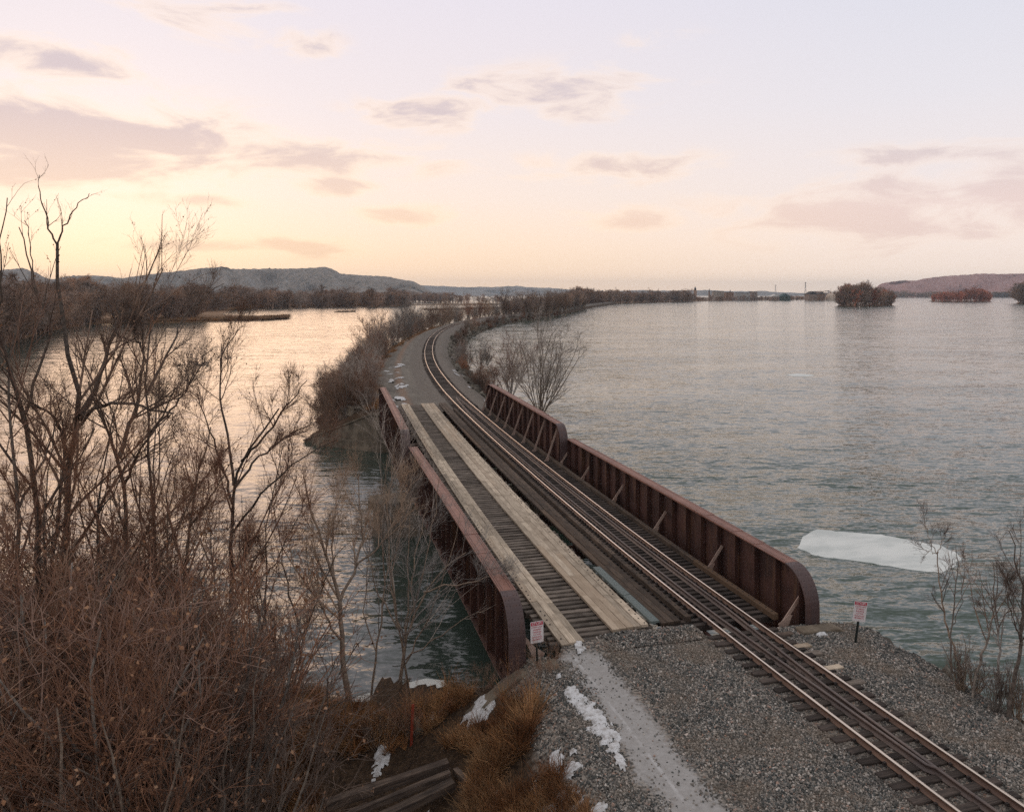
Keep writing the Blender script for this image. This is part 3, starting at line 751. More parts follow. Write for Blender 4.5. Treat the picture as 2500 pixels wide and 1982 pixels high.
# planks: strips of long boards, butt joints staggered
def plank_row(off, w, mat, z, th, s_a, s_b, lens=(4.2, 7.6), name='deck_plank', seed=0):
    rg = random.Random(seed * 97 + int(off * 100)); s = s_a; first = True
    while s < s_b - .05:
        L_ = rg.uniform(*lens) * (rg.uniform(.35, 1) if first else 1); first = False
        if s_b - (s + L_) < 1.5: L_ = s_b - s
        ww = w - .010 - rg.uniform(0, .014); segs = 6; a_ = trk(s, off); b_ = trk(s + L_ - .012, off); hd = math.atan2(b_.x - a_.x, b_.y - a_.y); Lc = (b_ - a_).length
        vs_ = []; wob = [rg.uniform(-.006, .006) for _ in range(segs + 1)]; zz = [rg.uniform(-.006, .006) for _ in range(segs + 1)]
        for q in range(segs + 1):
            yy = q / segs * Lc; p_ = trk(s + q / segs * (L_ - .012), off); bow = (p_.x - a_.x) * math.cos(hd) - (p_.y - a_.y) * math.sin(hd)
            vs_ += [(bow - ww / 2 + wob[q], yy, -th), (bow + ww / 2 + wob[-q - 1], yy, -th), (bow + ww / 2 + wob[-q - 1], yy, zz[q]), (bow - ww / 2 + wob[q], yy, zz[q])]
        fs = [(q * 4 + c_, q * 4 + (c_ + 1) % 4, q * 4 + 4 + (c_ + 1) % 4, q * 4 + 4 + c_) for q in range(segs) for c_ in range(4)] + [(3, 2, 1, 0), tuple(segs * 4 + c_ for c_ in range(4))]
        o = MB().raw(vs_, fs).build(name, mat, bridge); o.location = a_ + Vector((0, 0, z + rg.uniform(-.012, .012))) + bridge_off
        o.rotation_euler = (0, rg.uniform(-.018, .018), -hd)
        s += L_
bolt_p, bolt_n = [], []
DE = 79.3                                               # the deck runs on past the girders onto the causeway
for n, off in enumerate((-6.09, -5.815, -5.55)): plank_row(off, .29 if n == 0 else .27, M['plank'], -.095, .095, 23.72 + .03 * n, DE, seed=n)
for n, off in enumerate((-4.09, -3.82, -3.55, -3.28, -3.0)): plank_row(off, .285 if n == 4 else .272, M['plank'], -.093, .095, 24.27 + .02 * n, DE, seed=10 + n)
for n, off in enumerate((-2.25, -2.0, -1.75)): plank_row(off, .262, M['walk'], -.12 if n == 0 else -.10, .085, 24.35, DE, (5, 9), 'walkway_plank', 30 + n)
for off in (-6.1, -3.0):
    for y in np.arange(24.1, 78, .372):
        if rng.random() < .8: q = trk(y, off + rng.uniform(-.05, .05), -.085); bolt_p.append(q + bridge_off); bolt_n.append((0, 0, 1))
for y in np.arange(S2 + .1, DE - .1, .372):
    p_, h_ = cl(y); bpart('bridge_tie', rng.choice(road_tie), M['tie_grey'], trk(y, -4.61, -.2), -h_)
# guard timbers each side of the track follow its curve
def timber(off, s_a, s_b, w=.21, h=.21, z=.0):
    s = s_a
    while s < s_b - .2:
        L_ = min(rng.uniform(5.5, 7.0), s_b - s); a, b = trk(s + .01, off), trk(s + L_ - .01, off)
        h_ = math.atan2(b.x - a.x, b.y - a.y)
        o = MB().box(-w / 2, w / 2, 0, (b - a).length, -h, 0).build('guard_timber', M['walk'], bridge, bevel=.012)
        o.location = Vector((a.x, a.y, z + rng.uniform(-.006, .006))) + bridge_off; o.rotation_euler = (0, 0, -h_)
        for q in np.arange(.25, L_, .372): c = a.lerp(b, q / L_); bolt_p.append(Vector((c.x, c.y, z + .004)) + bridge_off); bolt_n.append((0, 0, 1))
        s += L_
timber(1.72, S0 + .55, S2 - .3); timber(-1.33, S0 + 1.2, S2 - .3)
bo = link('bolt_heads', rivet_mesh('bolt_heads', bolt_p, bolt_n, .034), M['clip'], bridge); bo['kind'] = 'stuff'

# loose steel planks lying in the slot of the deck
for a, b, lab in ((24.35, 26.72, 'nearer of two grey-green ribbed steel planks lying along the wooden roadway'), (26.76, 29.8, 'farther of two grey-green ribbed steel planks lying along the wooden roadway')):
    mb = MB(); mb.box(-.15, .15, 0, b - a, -.07, -.012)
    for q in range(7): mb.box(-.145 + q * .0425, -.145 + q * .0425 + .022, .002, b - a - .002, -.011, .004)
    mb.box(-.155, -.1505, 0, b - a, -.1, .006); mb.box(.1505, .155, 0, b - a, -.1, .006)
    o = mb.build('steel_plank', M['grate']); o.location = trk(a, -2.60, -.012); o.rotation_euler = (0, 0, -cl(a + 1)[1])
    tag(o, lab, 'steel plank', 'steel planks on the bridge deck')

# pier and abutments
def pier():
    t = empty('bridge_pier', (11.4, S1 - .02, ZW - 1)); tag(t, 'brown concrete pier with rounded nose in the water under the bridge joint', 'pier')
    def outline(w, l):
        pts = []
        for k in range(13): a = math.pi / 2 + math.pi * k / 12; pts.append((-l + w * math.cos(a), w * math.sin(a)))
        for k in range(13): a = -math.pi / 2 + math.pi * k / 12; pts.append((l + w * math.cos(a), w * math.sin(a)))
        return pts
    MB().prism(outline(1.05, 6.6), lambda u, v, z: (u * (1 if z > 1 else 1.03), v * (1 if z > 1 else 1.08), z), -1.5, 2.75).build('pier_shaft', M['concrete'], t)
    MB().prism(outline(1.25, 6.75), lambda u, v, z: (u, v, z), 2.752, 3.25).build('pier_cap', M['concrete'], t)
    for x in (-5.2, 5.38):
        for y in (-.55, .55): MB().box(x - .3, x + .3, y - .3, y + .3, 3.252, 3.62).build('bearing', M['rust_end'], t)
pier()
def near_abutment():
    t = empty('bridge_abutment', (11.5, 23.1, -4)); tag(t, 'near stained concrete abutment with sloping wing walls at the gravel road end', 'abutment')
    L0 = lambda x, y, z: (x - 11.5, y - 23.1, z + 4)
    def wall(name, prof, y0, y1):
        pts = prof + [(prof[-1][0], -6), (prof[0][0], -6)]
        return MB().prism(pts, lambda u, v, s: L0(u, s, v), y0, y1).build(name, M['concrete'], t, bevel=.03)
    wall('back_wall', [(7.3, -.55), (15.9, -.55)], 22.95, 23.1)
    wall('bearing_shelf', [(5.2, -1.7), (18.2, -1.7)], 23.101, 24.4)
    wall('wing_wall', [(3.9, -2.6), (4.5, -1.45), (5.05, -1.06), (6.05, -.42), (7.35, -.16)], 22.45, 22.948)
    wall('wing_wall', [(15.95, -.12), (17.35, -.14), (18.4, -.75), (20.5, -2.0), (23.5, -3.9)], 22.45, 22.947)
    MB().box(*[q for pr in ((3.1 - 11.5, 3.9 - 11.5), (23.5 - 23.1, 24.6 - 23.1)) for q in pr], 0.2, 1.9).build('concrete_block', M['concrete'], t, bevel=.05)
near_abutment()
def far_abutment():
    t = empty('bridge_abutment', (11.8, 75.4, -4)); tag(t, 'far concrete abutment with long wing wall sloping into the water', 'abutment')
    L0 = lambda x, y, z: (x - 11.8, y - 75.4, z + 4)
    MB().box(6.0 - 11.8, 18.6 - 11.8, -.9, .6, -2, 2.3).build('bearing_shelf', M['concrete'], t, bevel=.03)
    MB().box(6.4 - 11.8, 18.2 - 11.8, .602, 1.1, -2, 3.42).build('back_wall', M['concrete'], t, bevel=.03)
    a, b = Vector((6.4, 75.2)), Vector((-.8, 82.0)); d = (b - a).normalized(); n = Vector((-d.y, d.x)); 
    Lw = (b - a).length
    def W(u, v, s): q = a + d * u + n * s; return L0(q.x, q.y, v)
    MB().prism([(0, -.35), (1.2, -.42), (Lw, -3.75), (Lw, -6), (0, -6)], W, -.5, 0).build('wing_wall', M['concrete'], t, bevel=.02)
    MB().prism([(-.05, -.33), (1.2, -.405), (Lw + .05, -3.735), (Lw + .05, -3.9), (1.2, -.57), (-.05, -.5)], W, .002, .10).build('coping', M['concrete'], t)
    MB().prism([(0, -3.0), (Lw - 1.6, -3.35), (Lw - 1.6, -6), (0, -6)], W, .0015, .55).build('footing', M['concrete'], t, bevel=.03)
    c, e = Vector((18.0, 75.2)), Vector((23.5, 80)); d2 = (e - c).normalized(); n2 = Vector((d2.y, -d2.x)); L2_ = (e - c).length
    MB().prism([(0, -.35), (1, -.4), (L2_, -3.6), (L2_, -6), (0, -6)], lambda u, v, s: L0(*(c + d2 * u + n2 * s), v), 0, .5).build('wing_wall', M['concrete'], t, bevel=.02)
far_abutment()
mb = MB(); mb.box(-.75, .75, -.6, .6, -.6, .45)
o = mb.build('concrete_block', M['concrete'], bevel=.06); o.location = at(868, 1003, -1.3); o.rotation_euler = (.12, .1, .6)
tag(o, 'grey concrete block lying behind the far wing wall', 'concrete block')

# ------------------------------------------------------------------ track
track = empty('railroad_track', (*trk(24, 0)[:2], 0)); T0 = Vector((*trk(24, 0)[:2], 0))
tag(track, 'single railroad track with polished rails crossing the bridge and curving along the causeway', 'railroad track')
PROF = [(-.034, 0), (.034, 0), (.041, -.012), (.041, -.034), (.010, -.048), (.009, -.135), (.075, -.158), (.075, -.172), (-.075, -.172), (-.075, -.158), (-.009, -.135), (-.010, -.048), (-.041, -.034), (-.041, -.012)]
def rail(name, mat, offs, stations, z=0.0):
    n = len(PROF); V = []
    for s, o in zip(stations, offs):
        p, h = cl(s)
        for u, v in PROF: V.append((p + (o + u) * math.cos(h) - T0.x, s - (o + u) * math.sin(h) - T0.y, v + z))
    m_ = len(stations); i = np.arange(m_ * n).reshape(m_, n); j = np.roll(i, -1, 1)
    F = np.stack([i[:-1], j[:-1], j[1:], i[1:]], -1).reshape(-1, 4)
    return link(name, mesh_np(name, np.array(V), [F, i[:1, ::-1], i[-1:, :]]), mat, track)
st = np.concatenate([np.arange(2, 130, 1.0), np.arange(130, 700, 3.0)])
for o in (-.753, .753): rail('rail', M['rail'], [o] * len(st), st)
sg = np.concatenate([[15.0, 15.15, 15.3, 15.6], np.arange(16, 84, 1.0)])
gl = np.interp(sg, [15, 15.15, 15.3, 19, 24.5, 72, 78, 83], [.16, .04, -.05, -.13, -.30, -.33, -.2, -.02])
rail('guard_rail', M['guard'], gl, sg, -.028)
sg2 = np.concatenate([np.arange(6, 83, 1.0)])
gr = np.interp(sg2, [6, 15, 19, 24.5, 72, 78, 82], [.06, .07, .13, .40, .42, .28, .1])
rail('guard_rail', M['guard'], gr, sg2, -.03)
# ties on the ballast
bt = [MB().box(-1.3, 1.3, -.115, .115, -.17, 0).mesh('tie', bevel=.014) for _ in range(1)]
bt[0].materials.append(M['tie_dark'])
def ballast_ties(a, b, step):
    s = a
    while s < b:
        p, h = cl(s); sp_ = rng.uniform(-.06, .06)
        link('tie', bt[0], M['tie_dark'], track, Vector((p + sp_, s + rng.uniform(-.03, .03), -.176 + rng.uniform(-.012, .008))) - T0, (rng.uniform(-.01, .01), rng.uniform(-.006, .006), -h + rng.uniform(-.03, .03)))
        s += step * rng.uniform(.94, 1.06)
ballast_ties(9.0, 23.3, .505)
ballast_ties(S2 + .25, S2 + 130, .53)
# four pale new ties sticking out beside the abutment
pale = MB().box(-.28, .28, -.12, .12, -.16, 0).mesh('tie', bevel=.012)
for s_, m_ in ((22.65, 'old_tie'), (21.75, 'plank'), (21.2, 'tie_grey'), (20.25, 'plank'), (19.3, 'tie_grey')):
    p, h = cl(s_); link('tie_end', pale.copy(), M[m_], track, Vector((p + 1.33, s_, -.168)) - T0, (0, 0, -h + .02))
# spikes, plates and clips
cm = MB()
for s_ in list(np.arange(9.2, 23, .505)) + list(np.arange(S0 + .55, S2, .372)) + list(np.arange(S2 + .4, S2 + 30, .53)):
    p, h = cl(s_)
    for ro in (-.753, .753):
        for e in (-1, 1):
            q = trk(s_ + rng.uniform(-.03, .03), ro + e * .105) - T0
            big = .05 if s_ > S0 else .034
            cm.box(q.x - .035, q.x + .035, q.y - big, q.y + big, -.19, -.125 + rng.uniform(-.015, .015))
cl_o = cm.build('rail_clips', M['clip'], track); cl_o['kind'] = 'stuff'
# ------------------------------------------------------------------ plants: vectorised branching
def tubes(P, R, sides):
    """P (N,k,3), R (N,k) -> verts, quads"""
    N, k, _ = P.shape
    T = np.gradient(P, axis=1); T /= np.linalg.norm(T, axis=2, keepdims=True) + 1e-9
    ref = np.where(np.abs(T[..., 2:3]) < .9, np.array([0, 0, 1.0]), np.array([1.0, 0, 0]))
    ref = np.broadcast_to(ref[:, :1], T.shape)
    a = np.cross(T, ref); a /= np.linalg.norm(a, axis=2, keepdims=True) + 1e-9
    b = np.cross(T, a)
    ang = np.arange(sides) * 2 * math.pi / sides
    V = P[:, :, None] + (a[:, :, None] * np.cos(ang)[:, None] + b[:, :, None] * np.sin(ang)[:, None]) * R[:, :, None, None]
    i = np.arange(N * k * sides).reshape(N, k, sides); j = np.roll(i, -1, 2)
    F = np.stack([i[:, :-1], j[:, :-1], j[:, 1:], i[:, 1:]], -1).reshape(-1, 4)
    return V.reshape(-1, 3), F
def tube_mesh(name, sets):
    Vs, Fs, b = [], [], 0
    for P, R, s in sets:
        if len(P) == 0: continue
        v, f = tubes(P, R, s); Vs.append(v); Fs.append(f + b); b += len(v)
    return mesh_np(name, np.concatenate(Vs), np.concatenate(Fs), True)
def branch(P, R, rg, n, t0, t1, ln, ang, up, k=5, wob=.25, rf=.6, rmin=.004, lmin=.0, abslen=None):
    """n children per parent polyline; ln: length as share of the parent's (or abslen range in metres)"""
    N, kp, _ = P.shape
    par = np.repeat(np.arange(N), n); M_ = len(par)
    t = rg.uniform(t0, t1, M_); f = t * (kp - 1); i0 = np.minimum(f.astype(int), kp - 2); fr = (f - i0)[:, None]
    A, B = P[par, i0], P[par, i0 + 1]; pos = A * (1 - fr) + B * fr
    tan = B - A; tan /= np.linalg.norm(tan, axis=1, keepdims=True) + 1e-9
    pr = R[par, i0] * (1 - fr[:, 0]) + R[par, i0 + 1] * fr[:, 0]
    q = rg.normal(size=(M_, 3)); q -= tan * (q * tan).sum(1, keepdims=True); q /= np.linalg.norm(q, axis=1, keepdims=True) + 1e-9
    al = rg.uniform(*ang, M_)[:, None]
    d = tan * np.cos(al) + q * np.sin(al); d[:, 2] += up * rg.uniform(.5, 1.2, M_); d /= np.linalg.norm(d, axis=1, keepdims=True)
    if abslen is not None: L = rg.uniform(*abslen, M_) * (1 - .5 * t)
    else:
        pl = np.linalg.norm(np.diff(P, axis=1), axis=2).sum(1)[par]
        L = np.maximum(pl * rg.uniform(*ln, M_) * (1.15 - .65 * t), lmin)
    C = np.zeros((M_, k, 3)); C[:, 0] = pos
    for s in range(1, k):
        d = d + rg.normal(size=(M_, 3)) * wob * .5; d[:, 2] += up * .18; d /= np.linalg.norm(d, axis=1, keepdims=True)
        C[:, s] = C[:, s - 1] + d * (L / (k - 1))[:, None]
    r0 = np.maximum(np.minimum(pr * rf * rg.uniform(.8, 1.1, M_), pr * .95), rmin)
    RR = r0[:, None] * np.linspace(1, .38, k)[None]; RR = np.maximum(RR, rmin * .7)
    return C, RR
def leaves(P, rg, n, size, k=1):
    """small folded leaves hanging on the given twigs"""
    N = len(P); par = rg.integers(0, N, n); t = rg.uniform(.25, 1, n) * (P.shape[1] - 1); i0 = np.minimum(t.astype(int), P.shape[1] - 2); f = (t - i0)[:, None]
    c = P[par, i0] * (1 - f) + P[par, i0 + 1] * f
    ax = rg.normal(size=(n, 3)) * .6; ax[:, 2] -= 1.0; ax /= np.linalg.norm(ax, axis=1, keepdims=True)
    sd = np.cross(ax, rg.normal(size=(n, 3))); sd /= np.linalg.norm(sd, axis=1, keepdims=True); nn = np.cross(ax, sd)
    s = rg.uniform(.6, 1.3, n)[:, None] * size
    V = np.stack([c, c + ax * s * .5 + sd * s * .33 + nn * s * .15, c + ax * s, c + ax * s * .5 - sd * s * .33 + nn * s * .15], 1).reshape(-1, 3)
    i = np.arange(n)[:, None] * 4
    return V, np.concatenate([i + np.array([[0, 1, 2]]), i + np.array([[0, 2, 3]])])
def resample(pts, k):
    pts = np.asarray(pts, float); d = np.r_[0, np.cumsum(np.linalg.norm(np.diff(pts, axis=0), axis=1))]
    t = np.linspace(0, d[-1], k); return np.stack([np.interp(t, d, pts[:, c]) for c in range(3)], 1)
def copy_tree(o, loc, rz, scale, name=None):
    c = o.copy(); COL.objects.link(c); c.location = loc; c.rotation_euler = (0, 0, rz); c.scale = (scale,) * 3 if not isinstance(scale, tuple) else scale
    for ch in o.children:
        d = ch.copy(); COL.objects.link(d); d.parent = c
    return c

# ---- the big bank trees at the left, limbs laid out as they grow in the photograph
def bank_tree(name, D, limbs, label, seed, n1=7, n2=6, n3=5, leafn=0, barkm='bark', twigm='twig', tw=(.35, .95), up=.25, group='bare trees on the near bank'):
    rg = np.random.default_rng(seed); k0 = 14
    base = None; P0, R0 = [], []
    sparse = []
    for lb in limbs:
        pts, r0, r1 = lb[0], lb[1] * .85, lb[2] * .85; sparse.append(lb[3] if len(lb) > 3 else 0)
        q = []; dd = D
        for m_, p_ in enumerate(pts):
            dz = p_[2] if len(p_) > 2 else 0
            q.append(atD(p_[0], p_[1], D + dz))
        q = resample(q, k0); q[1:] += rg.normal(size=(k0 - 1, 3)) * .03
        # limbs lean in depth too
        P0.append(q); R0.append(np.linspace(r0, r1, k0))
    P0 = np.array(P0); R0 = np.array(R0)
    b = P0[0, 0].copy(); gz = float(near_z(b[0], b[1])); P0[0, 0, 2] = min(b[2], gz - .2) if abs(b[2] - gz) < 3 else b[2]
    root = empty(name, (b[0], b[1], gz)); o = np.array([b[0], b[1], gz])
    tag(root, label, 'tree', group)
    sparse = np.array(sparse)
    def grow(A, B, m1, m2, m3):
        P1, R1 = branch(A, B, rg, m1, .22, .98, (.22, .5), (.4, .95), up, 7, .16, .6, .007)
        P2, R2 = branch(P1, R1, rg, m2, .2, 1.0, (.3, .62), (.3, .8), up * .6, 6, .14, .6, .0045)
        P3, R3 = branch(P2, R2, rg, m3, .15, 1.0, None, (.25, .8), up * .3, 5, .13, .7, .0036, abslen=tw)
        return P1, R1, P2, R2, P3, R3
    G = grow(P0[sparse == 0], R0[sparse == 0], n1, n2, n3)
    if (sparse == 1).any(): G = tuple(np.concatenate(q) for q in zip(G, grow(P0[sparse == 1], R0[sparse == 1], 4, 2, 1)))
    P1, R1, P2, R2, P3, R3 = G
    P4, R4 = branch(P3, R3, rg, 2, .2, 1.0, None, (.35, .9), .1, 3, .2, .8, .0026, abslen=(tw[0] * .4, tw[1] * .5))
    link('trunk', tube_mesh('trunk', [(P0 - o, R0, 8)]), M[barkm], root)
    cr = link('crown', tube_mesh('crown', [(P1 - o, R1, 5), (P2 - o, R2, 4), (P3 - o, R3, 3), (P4 - o, R4, 3)]), M[twigm], root)
    if leafn:
        V, F = leaves(P3 - o, rg, leafn, .06)
        link('leaves', mesh_np('leaves', V, F), M['leaf'], cr)
    return root
bank_tree('bare_tree', 25.5, [
    ([(150, 1790), (158, 1400), (167, 1122), (192, 1038), (200, 1000), (203, 975), (188, 917), (163, 850), (154, 796), (148, 738), (138, 683), (137, 640), (138, 592)], .17, .055),
    ([(138, 595), (120, 560), (112, 525), (100, 490), (93, 450), (94, 430)], .038, .012, 1), ([(138, 597), (150, 565), (168, 532), (190, 502), (220, 476)], .038, .012, 1),
    ([(138, 640), (143, 622), (143, 610)], .03, .015, 2), ([(195, 1015), (227, 967, .5), (250, 900, .8), (271, 825, 1.2), (292, 779, 1.5), (302, 735, 1.6)], .12, .03),
    ([(198, 1025), (230, 1000, -.5), (270, 985, -1), (330, 985, -1.4), (420, 1012, -1.5)], .085, .03), ([(167, 1122), (150, 1060, -.6), (130, 1020, -.8), (95, 990, -1.4), (60, 975, -2)], .08, .025)],
    'tallest bare tree at the left with a forked dead top above the horizon', 11, 9, 8, 5, 520)
bank_tree('bare_tree', 24.0, [
    ([(120, 1800), (96, 1400), (83, 1163), (62, 1010), (28, 915), (2, 834), (-22, 770), (-30, 700)], .15, .05),
    ([(62, 1010), (80, 930, .5), (110, 860, .8), (125, 800, 1), (98, 742, 1), (82, 692, 1), (68, 612, 1), (45, 552, 1)], .06, .018, 1), ([(98, 742, 1), (80, 680, 1.2), (75, 600, 1.2), (62, 540, 1.2)], .03, .012, 1),
    ([(20, 890), (-10, 800, -1), (4, 700, -1.4), (2, 620, -1.5), (8, 560, -1.6), (15, 480, -1.6)], .05, .015, 1)],
    'bare tree at the left edge leaning out of the picture', 12, 9, 8, 5, 480)
bank_tree('bare_tree', 23.0, [
    ([(40, 1850), (44, 1500), (42, 1243), (30, 1100), (21, 1017), (16, 930), (30, 850), (38, 800)], .11, .03), ([(42, 1243), (80, 1170, 1), (120, 1090, 1.6), (150, 1000, 2)], .06, .02)],
    'slim upright bare tree second from the left edge', 13, 9, 8, 5, 440, twigm='twig_red')
bank_tree('bare_tree', 25.0, [
    ([(335, 1790), (318, 1450), (305, 1205), (292, 1134), (288, 1112), (262, 1052), (246, 1017), (225, 967), (215, 930)], .14, .035),
    ([(290, 1118), (310, 1050, .6), (334, 996, 1), (345, 940, 1.2), (352, 890, 1.3), (348, 820, 1.4), (342, 760, 1.4)], .095, .02),
    ([(300, 1190), (330, 1120, -.8), (352, 1085, -1.2), (400, 1010, -1.6), (430, 950, -2)], .06, .02)],
    'forking bare tree between the tall forked tree and the channel', 14, 9, 8, 5, 600)
bank_tree('bare_tree', 26.5, [
    ([(404, 1770), (382, 1450), (367, 1163), (363, 1059), (356, 955), (359, 871), (367, 788), (374, 725), (372, 690)], .11, .018),
    ([(358, 965), (392, 890, .5), (425, 835, .8), (440, 790, 1), (470, 745, 1.2), (545, 690, 1.4)], .06, .012), ([(358, 885), (325, 815, -.5), (305, 762, -.9)], .05, .014),
    ([(363, 1060), (420, 1000, -.8), (470, 930, -1.3), (505, 870, -1.6)], .055, .014)],
    'slender bare tree with upswept limbs in front of the marsh water', 15, 9, 8, 5, 640)
bank_tree('bare_tree', 27.0, [
    ([(556, 1760), (564, 1500), (568, 1226), (573, 1172), (600, 1105), (640, 1050), (680, 1000)], .13, .03),
    ([(571, 1185), (560, 1100, .5), (545, 1010, .8), (532, 935, 1), (540, 860, 1.2), (590, 800, 1.3)], .065, .014), ([(590, 1125), (650, 1060, -.6), (705, 985, -1), (748, 930, -1.3)], .06, .014),
    ([(573, 1190), (625, 1120, .9), (690, 1070, 1.3), (765, 1030, 1.6)], .06, .014), ([(568, 1230), (540, 1130, -.8), (515, 1050, -1.2), (480, 965, -1.5)], .06, .014),
    ([(570, 1300), (640, 1200, -1.0), (720, 1130, -1.5), (820, 1075, -1.8)], .055, .014)],
    'wide-spreading bare tree whose limbs fan out towards the far wing wall', 16, 9, 8, 5, 840, twigm='twig_red')
bank_tree('bare_tree', 24.0, [
    ([(470, 1800), (455, 1600), (448, 1400), (462, 1290), (470, 1200), (500, 1120), (515, 1040)], .09, .02), ([(450, 1390), (420, 1300, 1), (405, 1220, 1.5), (420, 1130, 1.8)], .05, .015),
    ([(462, 1290), (520, 1210, -.8), (560, 1130, -1)], .05, .015)],
    'smaller rust-twigged tree standing among the brush at left centre', 17, 9, 7, 5, 520, twigm='twig_red')
bank_tree('bare_tree', 27.2, [
    ([(856, 1730), (842, 1640), (830, 1555), (829, 1461), (812, 1400), (790, 1340), (772, 1280), (752, 1238), (745, 1170)], .13, .02),
    ([(829, 1470), (850, 1420, .3), (868, 1385, .5), (884, 1300, .8), (880, 1220, 1), (872, 1140, 1.2)], .07, .012), ([(815, 1405), (812, 1320, .8), (820, 1250, 1.2), (838, 1180, 1.4)], .045, .012),
    ([(868, 1385), (920, 1340, -.4), (965, 1270, -.6), (1000, 1190, -.8)], .045, .011), ([(830, 1560), (790, 1500, -.8), (760, 1420, -1.2), (748, 1330, -1.5)], .05, .012)],
    'forked bare tree in front of the channel, left of the near girder', 18, 9, 8, 5, 120, 'bark_pale', 'twig_pale')
bank_tree('bare_tree', 27.6, [
    ([(985, 1722), (978, 1650), (990, 1560), (1012, 1495), (1040, 1440), (1085, 1385), (1140, 1345)], .09, .014), ([(990, 1570), (960, 1480, .5), (955, 1400, .8), (975, 1310, 1.1), (985, 1215, 1.4)], .05, .011),
    ([(1012, 1495), (1005, 1400, .6), (1022, 1320, 1), (1045, 1240, 1.3)], .045, .01), ([(1035, 1445), (1090, 1430, -.5), (1160, 1420, -.8), (1230, 1395, -1.1)], .04, .01)],
    'pale bare tree leaning over the near left girder', 19, 9, 7, 4, 0, 'bark_pale', 'twig_pale')
bank_tree('bare_tree', 27.0, [
    ([(705, 1745), (722, 1650), (742, 1560), (765, 1480), (800, 1400), (842, 1330)], .075, .014), ([(742, 1560), (712, 1470, .6), (690, 1380, 1), (680, 1290, 1.3), (660, 1210, 1.4)], .045, .01), ([(722, 1650), (660, 1560, -.6), (640, 1470, -1), (615, 1390, -1.2)], .045, .01)],
    'thin bare tree with splayed stems beside the tawny grass', 20, 9, 8, 5, 240)
bank_tree('bare_tree', 28.2, [
    ([(905, 1705), (915, 1600), (935, 1500), (940, 1400), (930, 1300), (935, 1200), (945, 1110)], .05, .01), ([(918, 1590), (885, 1490, .5), (900, 1380, .8), (905, 1270, 1)], .032, .009), ([(938, 1420), (965, 1350, .4), (990, 1260, .6), (1025, 1180, .8)], .03, .008)],
    'thin pale sapling clump rising against the dark side of the near girder', 21, 9, 6, 4, 0, 'bark_pale', 'twig_pale')
bank_tree('bare_tree', 26.0, [
    ([(640, 1760), (632, 1640), (640, 1520), (655, 1400), (650, 1290), (668, 1180), (690, 1090)], .055, .011), ([(640, 1530), (600, 1430, .5), (585, 1320, .9), (590, 1210, 1.2)], .032, .009), ([(655, 1400), (700, 1320, -.4), (735, 1240, -.7)], .03, .009)],
    'thin reddish sapling clump right of the wide-spreading tree', 22, 9, 7, 5, 240, twigm='twig_red')
bank_tree('bare_tree', 24.5, [
    ([(250, 1800), (255, 1600), (240, 1400), (238, 1250), (262, 1120), (280, 1000), (300, 900)], .075, .014), ([(240, 1400), (205, 1290, .6), (190, 1180, 1), (210, 1060, 1.3)], .04, .012), ([(238, 1260), (290, 1180, -.6), (320, 1080, -1)], .035, .01)],
    'slender tree rising through the thicket left of centre', 23, 9, 7, 5, 300, twigm='twig_red')
bank_tree('bare_tree', 27.8, [
    ([(1000, 1715), (985, 1600), (965, 1480), (950, 1360), (945, 1250), (955, 1150), (962, 1080)], .05, .011), ([(985, 1600), (995, 1480, .4), (1000, 1360, .7), (1000, 1240, 1), (1005, 1140, 1.2)], .04, .01, 1), ([(980, 1570), (1020, 1450, -.3), (1045, 1340, -.5), (1062, 1230, -.6), (1075, 1150, -.6)], .038, .01, 1),
    ([(990, 1620), (1040, 1520, .4), (1080, 1420, .6), (1110, 1320, .8), (1125, 1250, .9)], .036, .01, 1), ([(975, 1540), (920, 1440, .5), (890, 1330, .8), (882, 1240, 1)], .034, .01, 1), ([(990, 1610), (1060, 1560, -.4), (1130, 1510, -.7), (1200, 1480, -.9)], .03, .009, 1)],
    'pale many-stemmed sapling fanning up in front of the near left girder', 24, 8, 6, 4, 0, 'bark_pale', 'twig_pale')
# saplings on the right bank
def right_sapling(D, limbs, label, seed, **kw): return bank_tree('bare_sapling', D, limbs, label, seed, group='bare saplings on the right bank', **kw)
RS = dict(n1=5, n2=4, n3=3, barkm='bark_pale', twigm='twig', tw=(.15, .45))
right_sapling(23.5, [([(2352, 1650), (2335, 1600), (2315, 1530), (2300, 1470), (2292, 1400), (2288, 1350)], .045, .016), ([(2288, 1352), (2270, 1320), (2260, 1280), (2256, 1250)], .015, .005), ([(2288, 1352), (2300, 1325), (2310, 1300)], .014, .005), ([(2288, 1352), (2265, 1345), (2245, 1335)], .012, .005)],
              'slim bare sapling crossing the ice floe on the right bank', 31, **RS)
right_sapling(23.3, [([(2325, 1645), (2318, 1600), (2322, 1530), (2330, 1470), (2336, 1400), (2335, 1330)], .038, .008), ([(2322, 1530), (2345, 1490), (2352, 1420), (2356, 1350)], .016, .005)],
              'second bare sapling rising beside the right end of the ice floe', 32, **RS)
right_sapling(22.0, [([(2372, 1665), (2395, 1610), (2412, 1540), (2425, 1480), (2430, 1420), (2418, 1370)], .045, .01), ([(2425, 1480), (2445, 1450), (2462, 1420), (2478, 1385)], .018, .005)],
              'bare sapling leaning right between the two clumps on the right bank', 33, **RS)
right_sapling(21.5, [([(2440, 1720), (2438, 1640), (2442, 1580), (2430, 1500), (2432, 1430), (2434, 1370)], .05, .01), ([(2442, 1580), (2420, 1540), (2408, 1480)], .02, .006)],
              'upright bare sapling near the right picture edge', 34, **RS)
